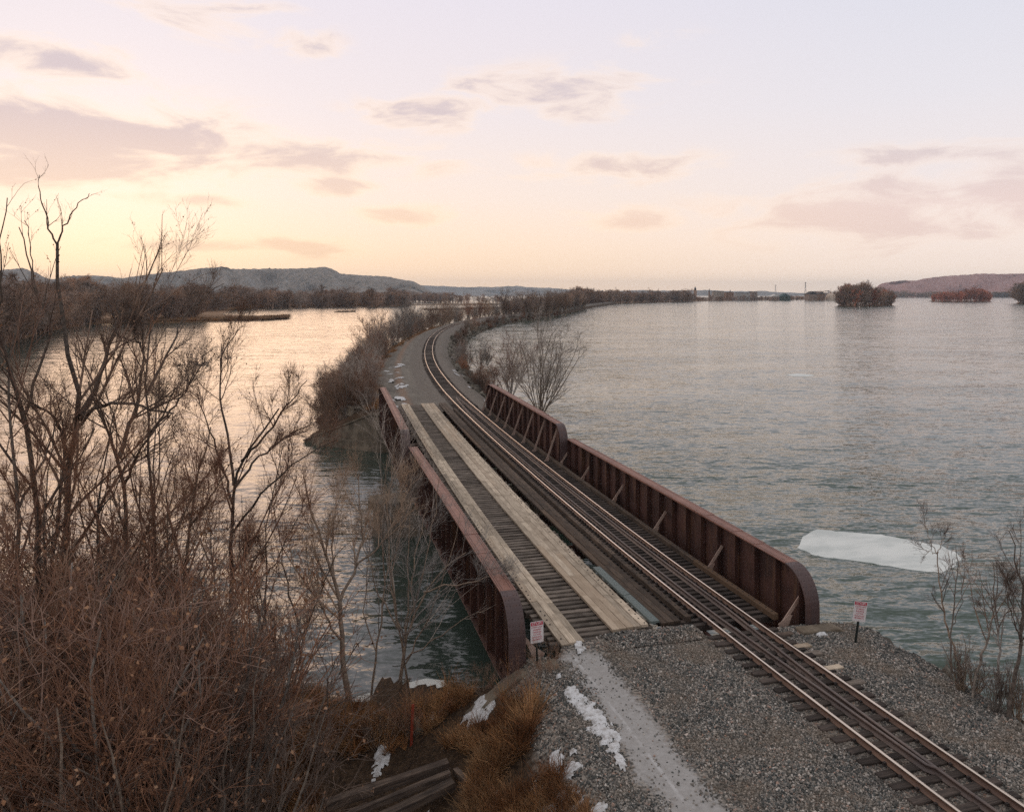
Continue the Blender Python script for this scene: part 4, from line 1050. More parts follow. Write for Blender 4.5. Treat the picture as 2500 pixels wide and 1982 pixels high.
right_sapling(21.0, [([(2462, 1740), (2480, 1660), (2488, 1580), (2494, 1500), (2495, 1430), (2475, 1360), (2470, 1300)], .07, .012), ([(2490, 1560), (2465, 1480), (2450, 1400)], .025, .006), ([(2492, 1520), (2520, 1440), (2540, 1380)], .03, .008)],
              'thickest bare sapling at the right picture edge', 35, n1=9, n2=6, n3=4, barkm='bark', twigm='twig', tw=(.2, .6))

# ---- brush thicket: a few shrubs, copied
def shrub_proto(name, seed, h, stems, spread, n1, n2, n3, leafn, twigm, tw, rbase=.03, thin=.004, leafsz=.07, leafm='leaf', lean=.0):
    rg = np.random.default_rng(seed); k = 9
    P0 = np.zeros((stems, k, 3)); R0 = np.zeros((stems, k))
    for s in range(stems):
        a = rg.uniform(0, 2 * math.pi); out = rg.uniform(.05, 1) * spread; L = h * rg.uniform(.6, 1.05)
        d = np.array([math.cos(a) * out + lean, math.sin(a) * out, 1.0]); d /= np.linalg.norm(d)
        p = np.array([math.cos(a) * .25 * spread * rg.uniform(0, 1), math.sin(a) * .25 * spread * rg.uniform(0, 1), -.3])
        for q in range(k):
            P0[s, q] = p; d = d + rg.normal(size=3) * .10; d[2] += .04; d /= np.linalg.norm(d); p = p + d * L / (k - 1)
        R0[s] = np.linspace(rbase * rg.uniform(.7, 1.2), thin * 1.6, k)
    P1, R1 = branch(P0, R0, rg, n1, .2, 1, (.25, .6), (.3, .85), .25, 6, .18, .65, thin * 1.3)
    P2, R2 = branch(P1, R1, rg, n2, .2, 1, (.3, .7), (.3, .85), .15, 5, .17, .65, thin)
    sets = [(P1, R1, 4), (P2, R2, 3)]; last = P2
    if n3:
        P3, R3 = branch(P2, R2, rg, n3, .2, 1, None, (.3, 1.0), .1, 4, .28, .7, thin * .8, abslen=tw); sets.append((P3, R3, 3)); last = P3
    out = [tube_mesh('stems', [(P0, R0, 5)]), tube_mesh('twigs', sets)]
    out[0].materials.append(M['bark_pale']); out[1].materials.append(M[twigm])
    if leafn:
        V, F = leaves(last, rg, leafn, leafsz); lm = mesh_np('leaves', V, F); lm.materials.append(M[leafm]); out.append(lm)
    return out
def shrub(name, proto, loc, rz, scale, label, cat, group):
    r = empty(name, loc, rz); r.scale = (scale,) * 3 if not isinstance(scale, tuple) else scale; tag(r, label, cat, group)
    for me in proto: link(me.name.split('.')[0], me, None, r)
    return r
PB = [shrub_proto('s', 40 + q, 4.2, 12, .46, 6, 5, 3, 420, ('twig_red', 'twig', 'twig_red')[q], (.3, .85), .045, .0055, .06) for q in range(3)]
PL = [shrub_proto('s', 50 + q, 2.6, 14, .9, 5, 5, 3, 220, ('twig', 'twig_red')[q], (.15, .4), .018, .0035, .06) for q in range(2)]
rg0 = np.random.default_rng(77)
def brush():
    n = 0
    # denser towards the lower left, thinner and lower towards the gravel road
    for _ in range(4000):
        if n >= 66: break
        X = rg0.uniform(-17, -3.5); D = rg0.uniform(15.5, 28.5)
        px = CX + X / D * FPX
        if px < -250 or px > 700: continue
        lim = np.interp(px, [-250, 300, 620, 700], [1.0, .95, .55, .3])
        if rg0.uniform() > lim: continue
        q = xd(X, D); z = float(near_z(q.x, q.y))
        if z < -3.7: continue
        # keep the thicket's top under the line it has in the picture
        topy = np.interp(px, [-250, 0, 250, 450, 620, 700], [990, 1040, 1150, 1310, 1490, 1600]) + rg0.uniform(-30, 240)
        hmax = (HC - (topy - HY) / FPX * D) - z
        if hmax < .9: continue
        hh = min(hmax, rg0.uniform(2.8, 7.5))
        big = hh > 2.3
        pr = (PB if big else PL)[rg0.integers(0, 3 if big else 2)]
        s = hh / (4.1 if big else 2.5)
        shrub('shrub', pr, (q.x, q.y, z), rg0.uniform(0, 6.28), (s * rg0.uniform(1, 1.3), s * rg0.uniform(1, 1.3), s),
              'tall rust-brown shrub with dry leaves in the dense thicket at the lower left' if big else 'low rust-brown shrub at the foot of the dense thicket at the lower left', 'shrub', 'thicket on the near bank')
        n += 1
brush()
for k_, (D_, lb_, lab_) in enumerate([
    (22.5, [([(90, 1850), (100, 1600), (112, 1400), (105, 1250), (120, 1130), (135, 1030)], .06, .012), ([(112, 1400), (60, 1290, .5), (30, 1180, .9)], .035, .01), ([(108, 1290), (150, 1200, -.5), (185, 1110, -.9)], .03, .01)], 'small reddish tree filling the gap at the left under the leaning tree'),
    (23.2, [([(395, 1820), (400, 1600), (415, 1420), (408, 1300), (425, 1180), (440, 1080)], .06, .012), ([(415, 1420), (375, 1310, .5), (350, 1220, .9)], .035, .01), ([(410, 1330), (460, 1240, -.5), (490, 1150, -.8)], .03, .01)], 'small reddish tree beside the slender upswept tree'),
    (24.5, [([(520, 1800), (515, 1640), (525, 1480), (520, 1350), (505, 1240), (512, 1140)], .05, .01), ([(525, 1480), (570, 1390, .5), (610, 1310, .9)], .03, .009), ([(520, 1380), (470, 1290, -.5), (450, 1210, -.8)], .03, .009)], 'small reddish tree at the edge of the thicket by the water')]):
    bank_tree('bare_tree', D_, lb_, lab_, 60 + k_, 9, 8, 5, 420, twigm='twig_red', tw=(.3, .9))
# long pale limbs slanting up through the thicket
def slant(D, pts, r, label, seed):
    t = bank_tree('slanting_branch', D, [(p, r, r * .35) if q == 0 else (p, r * .6, r * .2, 1) for q, p in enumerate(pts)], label, seed, 4, 4, 3, 40, 'bark_pale', 'twig_pale', (.2, .6), .15, 'pale branches in the thicket'); t['category'] = 'branch'
slant(18.0, [[(-60, 1985), (60, 1945), (160, 1912), (270, 1875), (350, 1790), (420, 1690), (520, 1600)], [(270, 1875), (340, 1868), (400, 1850)]], .075, 'longest pale bare branch slanting up from the lower left corner', 41)
slant(18.6, [[(180, 1740), (205, 1660), (215, 1600), (205, 1555), (235, 1500), (290, 1400)], [(215, 1600), (240, 1560), (250, 1500)]], .05, 'short crooked pale branch above the longest slanting branch', 42)
slant(19.0, [[(240, 1790), (330, 1690), (420, 1610), (500, 1560), (600, 1470), (650, 1400)], [(420, 1610), (440, 1540), (480, 1470)]], .055, 'pale branch slanting towards the wide-spreading tree', 43)
slant(17.5, [[(120, 2020), (200, 1960), (330, 1935), (430, 1925), (520, 1940)], [(330, 1935), (380, 1890), (440, 1860)]], .045, 'low pale branch near the bottom edge left of the timbers', 44)
# thin stems in the grass and at the right bank edge
for k, (x, y, s, lab) in enumerate([(1330, 1760, .45, 'small dark weed clump at the edge of the gravel below the left sign'), (1262, 1800, .5, 'brown dead weed clump in the middle of the tawny grass'), (1180, 1730, .45, 'dead weed clump beside the near wing wall'),
                                    (1010, 1735, .6, 'twiggy shrub at the foot of the leaning pale tree'), (930, 1745, .6, 'twiggy shrub between the pale trees and the red stake'), (770, 1780, .7, 'twiggy shrub above the tall tawny grass tuft')]):
    q = at(x, y, -1.6); q.z = float(near_z(q.x, q.y)); shrub('shrub', PL[k % 2], q, k * 1.3, s, lab, 'shrub', 'weeds in the bank grass')
PT = shrub_proto('s', 61, 1.6, 22, .5, 5, 4, 0, 0, 'twig', (.1, .3), .014, .004)
for k, (x, y, s, lab) in enumerate([(2345, 1650, .95, 'dark tangled bush at the foot of the slim saplings'), (2380, 1665, .7, 'low twiggy bush right of the dark tangled bush'), (2430, 1700, .9, 'twiggy bush below the upright right-hand sapling'), (2480, 1730, 1.0, 'twiggy bush in the right picture corner above the gravel')]):
    q = atD(x, y, 22.5 if k < 2 else 21.3); q.z = max(q.z - .2, float(near_z(q.x, q.y)) - .05); shrub('shrub', PT, q, k * 1.1, s, lab, 'shrub', 'bushes on the right bank')

# ---- bushes and trees along the causeway
PM = [shrub_proto('s', 70 + q, 6.5, 16, .55, 6, 6, 3, 0, ('twig', 'twig_pale', 'twig_red')[q], (.4, 1.0), .045, .009) for q in range(3)]
PD = [shrub_proto('s', 80 + q, 4.0, 20, .8, 6, 6, 3, 0, ('twig_red', 'twig')[q], (.3, .7), .03, .009) for q in range(2)]
PF = [shrub_proto('s', 90 + q, 11.0, 9, .42, 8, 7, 3, 0, ('twig', 'far_twig', 'twig')[q], (.7, 1.7), .13, .02) for q in range(3)]
rg1 = np.random.default_rng(5)
def cw(s, off): v = trk(s, off); v.z = cway_z(s, off) - .1; return v
n = 0
for s in np.arange(80.5, 150, 1.05):                        # dense bush on the left slope
    off = ltop(s) - rg1.uniform(.9, 6.6)
    if s < 84 and off < -14: continue
    g = rg1.uniform()
    pr = PD[n % 2] if g < .55 else PM[n % 3]
    sc_ = rg1.uniform(.75, 1.15) * (1.05 if g < .55 else .85)
    shrub('shrub', pr, cw(s, float(off)), rg1.uniform(0, 6.28), sc_ * float(np.interp(s, [80, 88, 150], [.7, 1, .95])), 'low dense rounded bush on the left slope of the causeway just past the bridge' if g < .55 else 'taller thin-stemmed bare bush on the left slope of the causeway just past the bridge', 'shrub', 'bushes on the left slope of the causeway'); n += 1
for s in np.concatenate([np.arange(150, 330, 5.2), np.arange(330, 520, 5)]):
    off = ltop(s) - rg1.uniform(.8, 5.0); g = rg1.uniform()
    pr = PM[n % 3] if g < .75 else PD[n % 2]
    shrub('bare_tree', pr, cw(s, float(off)), rg1.uniform(0, 6.28), rg1.uniform(.95, 1.6), 'bare multi-stemmed small tree in the row along the left side of the curving causeway' if g < .75 else 'low rounded bush in the tree row along the left side of the curving causeway', 'tree', 'tree row on the left of the causeway'); n += 1
# right side: bushes at the water's edge and the two tall clumps by the far girder
spots = [(1140, 905, 8.0, PM[0], .75, 'first bare bush on the right slope past the far girder'), (1172, 905, 7.6, PM[1], .95, 'dark bare bush on the right slope left of the tall clumps'),
         (1205, 930, 7.8, PD[0], .75, 'reddish low bush at the water beside the far right girder'), (1243, 975, 9.5, PM[2], 1.35, 'tall slender clump behind the far right girder'),
         (1318, 1010, 10.5, PM[1], 1.75, 'tallest bare clump fanning over the water behind the far right girder'), (1190, 890, 7.4, PD[1], .8, 'low bush behind the dark bush on the right slope')]
for k, (x, y, off, pr, s_, lab) in enumerate(spots):
    q = at(x, y, -3.3); shrub('shrub', pr, q, k * 1.9, s_, lab, 'shrub', 'bushes by the far right girder')
n = 0
for s in np.concatenate([np.arange(104, 135, 5.0), np.arange(150, 330, 15), np.arange(330, 560, 5)]):
    off = rg1.uniform(5.6, 8.2) if s < 330 else rg1.uniform(5, 8.5)
    pr = PD[n % 2] if rg1.uniform() < .75 else PM[n % 3]
    shrub('shrub', pr, cw(s, off), rg1.uniform(0, 6.28), rg1.uniform(.5, .9), 'low bare bush on the riprap along the right side of the causeway', 'shrub', 'bushes along the river side of the causeway'); n += 1
# woods along the far part of the causeway
for s in np.arange(430, 760, 5.0):
    for sd in (-1, 1):
        off = sd * rg1.uniform(4.5, 9.5) if sd > 0 else -rg1.uniform(4, 14)
        v = trk(s, off); v.z = -1.8
        shrub('bare_tree', PF[n % 3], v, rg1.uniform(0, 6.28), rg1.uniform(.7, 1.3), 'bare grey-brown tree on the river side of the wood that closes over the far track' if sd > 0 else 'bare grey-brown tree on the marsh side of the wood that closes over the far track', 'tree', 'wood along the far causeway'); n += 1

# ---- far woods that read as one mass
def far_proto(seed, h, mat, thin=.045):
    rg = np.random.default_rng(seed); k = 8
    st_ = 4; P0 = np.zeros((st_, k, 3)); R0 = np.zeros((st_, k))
    for s in range(st_):
        d = np.array([rg.normal() * .22, rg.normal() * .22, 1.0]); p = np.array([rg.normal() * .4, rg.normal() * .4, -.5])
        for q in range(k): P0[s, q] = p; d = d + rg.normal(size=3) * .08; d /= np.linalg.norm(d); p = p + d * h * rg.uniform(.85, 1.05) / (k - 1)
        R0[s] = np.linspace(.2, .05, k)
    P1, R1 = branch(P0, R0, rg, 12, .12, 1, (.25, .5), (.5, 1.1), .25, 5, .25, .5, .05)
    P2, R2 = branch(P1, R1, rg, 7, .2, 1, (.3, .6), (.4, 1.0), .15, 4, .25, .6, thin)
    P3, R3 = branch(P2, R2, rg, 4, .2, 1, None, (.3, 1.0), .1, 3, .25, .7, thin * .8, abslen=(.8, 2.0))
    me = tube_mesh('far_tree', [(P0, R0, 4), (P1, R1, 3), (P2, R2, 3), (P3, R3, 3)]); me.materials.append(M[mat]); return me
FT = [far_proto(100 + q, 15, 'far_twig') for q in range(4)]; FR = [far_proto(110 + q, 15, 'far_red_glow') for q in range(2)]
def woods(name, front, depth, n, hrange, label, protos=None, seed=1, z=-3.7, wide=1.25, dome=False):
    """front: list of photo points of the wood's near edge; trees spread back from it by depth metres"""
    rg = np.random.default_rng(seed); F = np.array([tuple(at(x, y, z)) for x, y in front])
    d = np.r_[0, np.cumsum(np.linalg.norm(np.diff(F, axis=0), axis=1))]; t = rg.uniform(0, d[-1], n)
    P = np.stack([np.interp(t, d, F[:, c]) for c in range(3)], 1)
    back = P[:, :2] / np.linalg.norm(P[:, :2], axis=1, keepdims=True)
    P[:, :2] += back * (rg.uniform(0, 1, n) ** 1.4 * depth)[:, None]
    s = rg.uniform(*hrange, n) / 15
    s = s * (.62 + .38 * rg.uniform(0, 1, n) ** .7) * (1 + .5 * vnoise(P[:, 0] * .02, P[:, 1] * .02, seed, 2))
    if dome: s = s * (.45 + .6 * np.sqrt(np.clip(1 - (2 * t / d[-1] - 1) ** 2, 0, 1)))
    protos = protos or FT
    S = np.stack([s * wide * rg.uniform(.8, 1.2, n), s * wide * rg.uniform(.8, 1.2, n), s], 1)
    return scatter(name, P, np.stack([np.zeros(n), np.zeros(n), rg.uniform(0, 6.28, n)], 1), S, rg.integers(0, len(protos), n), protos, label, 'woods')
woods('far_woods', [(-60, 850), (0, 843), (60, 823), (120, 807), (210, 791), (330, 787), (420, 784), (480, 778)], 120, 330, (13, 21), 'dark bare wood along the left marsh shore behind the near trees', seed=1)
woods('far_woods', [(480, 762), (600, 754), (760, 751), (900, 749), (1000, 746.5)], 170, 360, (13, 22), 'bare grey wood across the marsh under the bluff', seed=2)
woods('far_woods', [(700, 737), (850, 736), (1000, 738), (1100, 741), (1250, 741)], 200, 230, (10, 17), 'thin line of distant trees on the marsh strips left of the causeway wood', seed=3)
woods('far_woods', [(1385, 758), (1430, 748.5), (1480, 743.5), (1506, 741), (1608, 738.2), (1690, 736.2)], 150, 330, (15, 23), 'long bare wood along the far bank of the river', seed=4)
woods('far_woods', [(1690, 736), (1760, 735), (1850, 734), (1960, 732.5)], 250, 170, (7, 14), 'scattered low trees in front of the far town', seed=5)
woods('island_trees', [(2047, 746), (2075, 747.6), (2110, 747.2), (2150, 746.6), (2177, 745)], 70, 150, (19, 26), 'dense rounded grove covering the nearer island', protos=FT + FR[:1], seed=6, wide=1.0, dome=True)
woods('island_trees', [(2276, 736), (2330, 737.2), (2390, 736.8), (2417, 735.5)], 70, 150, (20, 28), 'grove on the farther island with red sunlight painted into its twigs', protos=FR, seed=7, wide=.9, dome=True)
woods('island_trees', [(2484, 740.5), (2540, 741.6), (2630, 741)], 80, 120, (30, 42), 'grove cut by the right picture edge', seed=8)
woods('far_woods', [(1980, 726.8), (2300, 726.8), (2700, 726.4), (3300, 726)], 300, 700, (20, 32), 'dark tree line at the foot of the bluff across the river', seed=9, wide=2.4)
woods('far_woods', [(0, 729), (400, 729), (800, 729), (1100, 730)], 500, 260, (16, 26), 'hazy wood at the foot of the left bluff', seed=10, wide=2.6)

# ---- grass and reeds
def tuft(seed, n, h, spread, mat, w=.006):
    rg = np.random.default_rng(seed); k = 4
    a = rg.uniform(0, 6.28, n); r = rg.uniform(0, .1, n); L = h * rg.uniform(.5, 1.1, n)
    d = np.stack([np.cos(a) * spread, np.sin(a) * spread, np.ones(n)], 1) + rg.normal(size=(n, 3)) * .2
    P = np.zeros((n, k, 3)); P[:, 0] = np.stack([np.cos(a) * r, np.sin(a) * r, np.full(n, -.03)], 1)
    for q in range(1, k):
        d /= np.linalg.norm(d, axis=1, keepdims=True); P[:, q] = P[:, q - 1] + d * (L / (k - 1))[:, None]; d[:, 2] -= .28; d += rg.normal(size=(n, 3)) * .1
    R = np.tile(np.linspace(w, w * .3, k), (n, 1))
    me = tube_mesh('tuft', [(P, R, 3)]); me.materials.append(M[mat]); return me
TF = [tuft(200 + q, 24, (.55, .75, .95)[q], (.6, .4, .25)[q], 'grass', .0085) for q in range(3)]
def dry_grass():
    rg = np.random.default_rng(9); P, S, I = [], [], []
    while len(P) < 3600:
        px, py = rg.uniform(250, 1440), rg.uniform(1560, 2150)
        lo = np.interp(px, [250, 650, 800, 1000, 1180, 1290, 1330, 1400, 1440], [1700, 1650, 1690, 1680, 1680, 1650, 1720, 1860, 1960])
        if py < lo: continue
        q = at(px, py, -1.5); z = float(near_z(q.x, q.y)); q = at(px, py, z); z = float(near_z(q.x, q.y))
        if 770 < px < 1135 and py > 1850 - (px - 770) * .0: continue
        if z < -3.6 or (q.x > 6.3 and q.y > 17.5) or q.x > 6.6: continue
        if abs(q.y - 22.7) < .55 and q.x > 2.5: continue
        if vnoise(q.x * .8, q.y * .8, 31, 2) < -.10: continue
        big = vnoise(q.x * .35, q.y * .35, 12, 2)
        P.append((q.x, q.y, z)); s = rg.uniform(.55, 1.1) * (1.0 + big * .7); S.append((s * 1.1, s * 1.1, s)); I.append(rg.integers(0, 3))
    n = len(P); rot = np.stack([rg.normal(size=n) * .18, rg.normal(size=n) * .18, rg.uniform(0, 6.28, n)], 1)
    scatter('dry_grass', P, rot, S, I, TF, 'tawny dead grass on the bank beside the gravel road', 'grass')
dry_grass()
RT = [tuft(220 + q, 60, 2.2, .5, 'reed', .03) for q in range(2)]
def reeds(front, depth, n, label, seed, s0=(.7, 1.3), z=-3.7, protos=None):
    rg = np.random.default_rng(seed); F = np.array([tuple(at(x, y, z)) for x, y in front])
    d = np.r_[0, np.cumsum(np.linalg.norm(np.diff(F, axis=0), axis=1))]; t = rg.uniform(0, d[-1], n); P = np.stack([np.interp(t, d, F[:, c]) for c in range(3)], 1)
    P[:, :2] += P[:, :2] / np.linalg.norm(P[:, :2], axis=1, keepdims=True) * (rg.uniform(0, 1, n) * depth)[:, None]
    s = rg.uniform(*s0, n)
    scatter('reeds', P, np.stack([np.zeros(n), np.zeros(n), rg.uniform(0, 6.28, n)], 1), np.stack([s * 2.2, s * 2.2, s], 1), rg.integers(0, 2, n), protos or RT, label, 'reeds')
reeds([(300, 786), (420, 786), (560, 783), (640, 781.5), (702, 777.5)], 40, 900, 'dark reed spit reaching into the left marsh water', 1, (.6, 1.1))
reeds([(560, 758), (640, 752), (760, 750), (860, 749), (1000, 745.5)], 130, 900, 'brown reed bed in front of the wood under the bluff', 2, (1.2, 2.2))
reeds([(1036, 756), (1100, 756), (1230, 752)], 25, 260, 'thin reed strip in the marsh left of the causeway', 3, (.5, .9))
reeds([(818, 762), (866, 761)], 8, 40, 'tiny reed islet in the middle of the marsh water', 4, (.4, .6))
# rusty grass along the left road edge of the causeway
def edge_grass():
    rg = np.random.default_rng(4); n = 900; P = []
    for _ in range(n):
        s = 80 + 200 * rg.uniform() ** 1.4; v = trk(s, float(ltop(s)) - rg.uniform(-.3, 1.4)); P.append((v.x, v.y, cway_z(s, float(ltop(s)) - .5) - .05))
    s = rg.uniform(.5, 1.0, n)
    scatter('dry_grass', P, np.stack([np.zeros(n), np.zeros(n), rg.uniform(0, 6.28, n)], 1), np.stack([s * 1.6, s * 1.6, s], 1), rg.integers(0, 3, n), TF, 'rust-coloured grass fringe along the left edge of the causeway road', 'grass')
edge_grass()
# ------------------------------------------------------------------ ballast and riprap stones
def stone_mesh(seed, jag=.25):
    rg = np.random.default_rng(seed); bm = bmesh.new(); bmesh.ops.create_icosphere(bm, subdivisions=1, radius=1)
    for v in bm.verts: v.co *= 1 + rg.uniform(-jag, jag)
    for v in bm.verts: v.co = Vector((v.co.x * 1.15, v.co.y * .85, v.co.z * .7))
    me = bpy.data.meshes.new('stone'); bm.to_mesh(me); bm.free(); return me
SM = [stone_mesh(q) for q in range(5)]; RM = [stone_mesh(20 + q, .33) for q in range(5)]
for m_ in SM: m_.materials.append(M['stone'])
for m_ in RM: m_.materials.append(M['rock'])
def ballast():
    rg = np.random.default_rng(3); n0 = 215000
    x = rg.uniform(5.6, 21.5, n0); y = rg.uniform(11.5, 24.2, n0); z = near_z(x, y)
    tc = np.interp(y, _sg, _pg); o = x - tc
    nz = vnoise(x * 1.2, y * 1.2, 21, 4)
    rdist = np.abs(x - 8.25 + nz * .9); road = rg.uniform(size=n0) < np.clip((1.25 - rdist) / .75, 0, 1)
    keep = (z > -1.6) & ~((road) & (rg.uniform(size=n0) < .97)) & ~((x < 6.4 + nz * .8) & (rg.uniform(size=n0) < .7))
    keep &= ~((np.abs(np.abs(o) - .753) < .09))
    keep &= (y < 23.6) | (x < 12.9) & (y < 24.0 + nz * .4)
    keep &= rg.uniform(size=n0) < np.clip(1.25 - (y - 14) * .02, .5, 1)
    x, y, z, o = x[keep], y[keep], z[keep], o[keep]; n = len(x)
    r = rg.lognormal(-3.82, .33, n).clip(.011, .05)
    inb = np.abs(o) < 1.25
    z = z + np.where(inb, rg.uniform(-.03, .0, n), r * rg.uniform(.0, .5, n))
    # a low heap of gravel pushed up against the plank ends
    z += np.where((y > 23.0) & (x > 8.6) & (x < 12.6), .05, 0)
    scatter('ballast', np.stack([x, y, z], 1), rg.uniform(0, 6.28, (n, 3)), np.repeat(r[:, None], 3, 1), rg.integers(0, 5, n), SM, 'grey and tan crushed ballast stones on the gravel road and trackside', 'ballast')
ballast()
def riprap():
    rg = np.random.default_rng(6); P, S = [], []
    for _ in range(2600):
        s = 79 + 440 * rg.uniform() ** 1.6; off = rg.uniform(4.2, 9.4); v = trk(s, off); z = cway_z(s, off)
        if z < -4.4: continue
        P.append((v.x, v.y, z + .05)); r = rg.lognormal(-1.15, .4) * (1 + max(0, s - 200) / 250); S.append((r, r, r * .8))
    for _ in range(60):                                     # boulders at the foot of the near right shoulder
        y = rg.uniform(12, 22); x = float(np.interp(y, _sg, _pg)) + rg.uniform(4.6, 8); z = float(near_z(x, y)); r = rg.uniform(.15, .5); P.append((x, y, z)); S.append((r, r, r * .7))
    n = len(P); scatter('riprap', P, rg.uniform(0, 6.28, (n, 3)), S, rg.integers(0, 5, n), RM, 'broken grey riprap rocks along the river edge', 'rocks')
riprap()
for x, y, r, lab in ((2225, 1618, .75, 'largest brown boulder in the water beyond the right sign'), (2160, 1592, .35, 'small brown boulder right of the right sign')):
    p = at(x, y, -1.3); o = link('boulder', stone_mesh(60 + int(r * 100), .18), M['rock'], loc=(p.x, p.y, -1.6 if r > .5 else -1.0), rot=(.2, .1, .5)); o.scale = (r * 1.3, r, r); tag(o, lab, 'boulder', 'boulders on the right bank')

# ------------------------------------------------------------------ snow and ice
def snow_sheet(blobs, zf, name, label, res=.06, thick=.042, seed=0):
    """blobs: (x, y, rx, ry, rot) in world metres; one thin drift per blob with ragged edge, joined"""
    Vs, Fs, b = [], [], 0
    for q, (bx, by, rx, ry, ro) in enumerate(blobs):
        r_ = max(res, max(rx, ry) / 22)
        u = np.arange(-rx * 1.5, rx * 1.5 + r_, r_); v = np.arange(-ry * 1.5, ry * 1.5 + r_, r_); U, W = np.meshgrid(u, v, indexing='ij')
        X = bx + U * math.cos(ro) - W * math.sin(ro); Y = by + U * math.sin(ro) + W * math.cos(ro)
        sc_ = 1.6 / max(.3, min(rx, ry))
        m = 1 - (U / rx) ** 2 - (W / ry) ** 2 + vnoise(X * sc_, Y * sc_, seed + q, 4) * 1.7
        Z = zf(X, Y) - .028 + np.clip(m, -.4, .5) * thick * 2.8
        i = np.arange(U.size).reshape(U.shape)
        ok = m > -.3; cell = ok[:-1, :-1] & ok[1:, :-1] & ok[:-1, 1:] & ok[1:, 1:]
        F = np.stack([i[:-1, :-1], i[1:, :-1], i[1:, 1:], i[:-1, 1:]], -1)[cell]
        if len(F) == 0: continue
        used, inv = np.unique(F, return_inverse=True); V = np.stack([X, Y, Z], -1).reshape(-1, 3)[used]
        Vs.append(V); Fs.append(inv.reshape(F.shape) + b); b += len(V)
    o = link(name, mesh_np(name, np.concatenate(Vs), np.concatenate(Fs), True), M['snow']); tag(o, label, 'snow', kind='stuff')
def pxblob(x, y, wpx, hpx, z, ro=0.0):
    p = at(x, y, z); D = FPX * (HC - z) / (y - HY); return (p.x, p.y, wpx / FPX * D, hpx / (y - HY) * D, -TH + ro)
near_blobs = [pxblob(1362, 1655, 11, 9, -.3), pxblob(1400, 1697, 22, 26, -.3), pxblob(1440, 1745, 34, 52, -.3, .18), pxblob(1478, 1795, 26, 45, -.3, .18), pxblob(1415, 1590, 14, 12, -.3), pxblob(1358, 1858, 18, 26, -.5),
              pxblob(1390, 1884, 26, 15, -.4), pxblob(1368, 1955, 55, 26, -.6), pxblob(1440, 1975, 40, 22, -.3), pxblob(1310, 1925, 22, 20, -.9), pxblob(1270, 1830, 42, 8, -1.2, .15), pxblob(1168, 1770, 34, 26, -1.7),
              pxblob(928, 1855, 18, 38, -2.6), pxblob(880, 1746, 36, 18, -2.9), pxblob(1200, 1942, 16, 12, -1.5), pxblob(1050, 1772, 14, 12, -2.3), pxblob(1020, 1975, 26, 10, -2.3), pxblob(2004, 1553, 16, 9, -.3, -.3),
              pxblob(1400, 1840, 10, 8, -.3), pxblob(1330, 1880, 9, 7, -.6), pxblob(1505, 1850, 14, 30, -.3, .2)]
snow_sheet(near_blobs, lambda x, y: near_z(x, y) + .03, 'snow', 'thin old snow patches on the gravel road edge and bank', seed=4)
rgS = np.random.default_rng(12); bl = []
for _ in range(46):
    s = 77.5 + 50 * rgS.uniform() ** 1.3; off = float(ltop(s)) + rgS.uniform(.1, 3.4) if rgS.uniform() < .72 else rgS.uniform(3.0, 6.0)
    v = trk(s, off); bl.append((v.x, v.y, rgS.uniform(.15, .55), rgS.uniform(.5, 1.9) if off < 0 else rgS.uniform(.3, .9), -cl(s)[1] + rgS.uniform(-.3, .3)))
def cz(X, Y):
    p = np.interp(Y, _sg, _pg); L = ltop(Y)
    o = (X - p) * .99
    return np.interp(o, [-8.4, -3.2, -2.6, -1.75, 1.75, 2.6, 3.4, 4.4, 5.6, 7], [-.5, -.46, -.4, -.22, -.22, -.4, -.75, -1.5, -2.4, -3.4]) + .085
snow_sheet(bl, cz, 'snow', 'streaks of old snow along the causeway road and ballast', res=.12, seed=40)
def floe(px, label, th=.10, z=ZW + .022):
    P = [at(x, y, z) for x, y in px]; c = sum(P, Vector()) / len(P); pts = []
    rg = random.Random(len(px))
    for a, b in zip(P, P[1:] + P[:1]):
        for k in range(4): q = a.lerp(b, k / 4); pts.append((q.x - c.x + rg.uniform(-.08, .08), q.y - c.y + rg.uniform(-.08, .08)))
    o = MB().prism(pts, lambda u, v, t: (u, v, t), -th, 0).build('ice_floe', M['ice'], bevel=.015); o.location = (c.x, c.y, z)
    return tag(o, label, 'ice floe', 'ice floes on the river')
F_ = lambda q: [(1900 + x / 3.593, 1250 + y / 3.593) for x, y in q]
floe(F_([(175, 310), (215, 210), (340, 148), (500, 165), (700, 182), (900, 195), (1100, 232), (1290, 270), (1410, 285), (1540, 345), (1612, 400), (1530, 480), (1430, 530), (1200, 510), (900, 460), (600, 415), (400, 392), (290, 370)]), 'large pale flat ice floe on the river beyond the right girder')
floe([(1920, 914), (1945, 912), (1978, 914), (1990, 917), (1970, 919), (1935, 918)], 'small distant ice floe on the open river')
def shore_ice(px, label, z=ZW + .05):
    P = [at(x, y, z) for x, y in px]; o = MB().prism([(p.x, p.y) for p in P], lambda u, v, t: (u, v, t), z - .12, z).build('shore_ice', M['ice']); tag(o, label, 'ice', kind='stuff')
shore_ice([(845, 1740), (870, 1700), (930, 1682), (985, 1668), (1040, 1655), (1085, 1660), (1100, 1700), (1000, 1740)], 'grey shore ice below the near wing wall and trees')

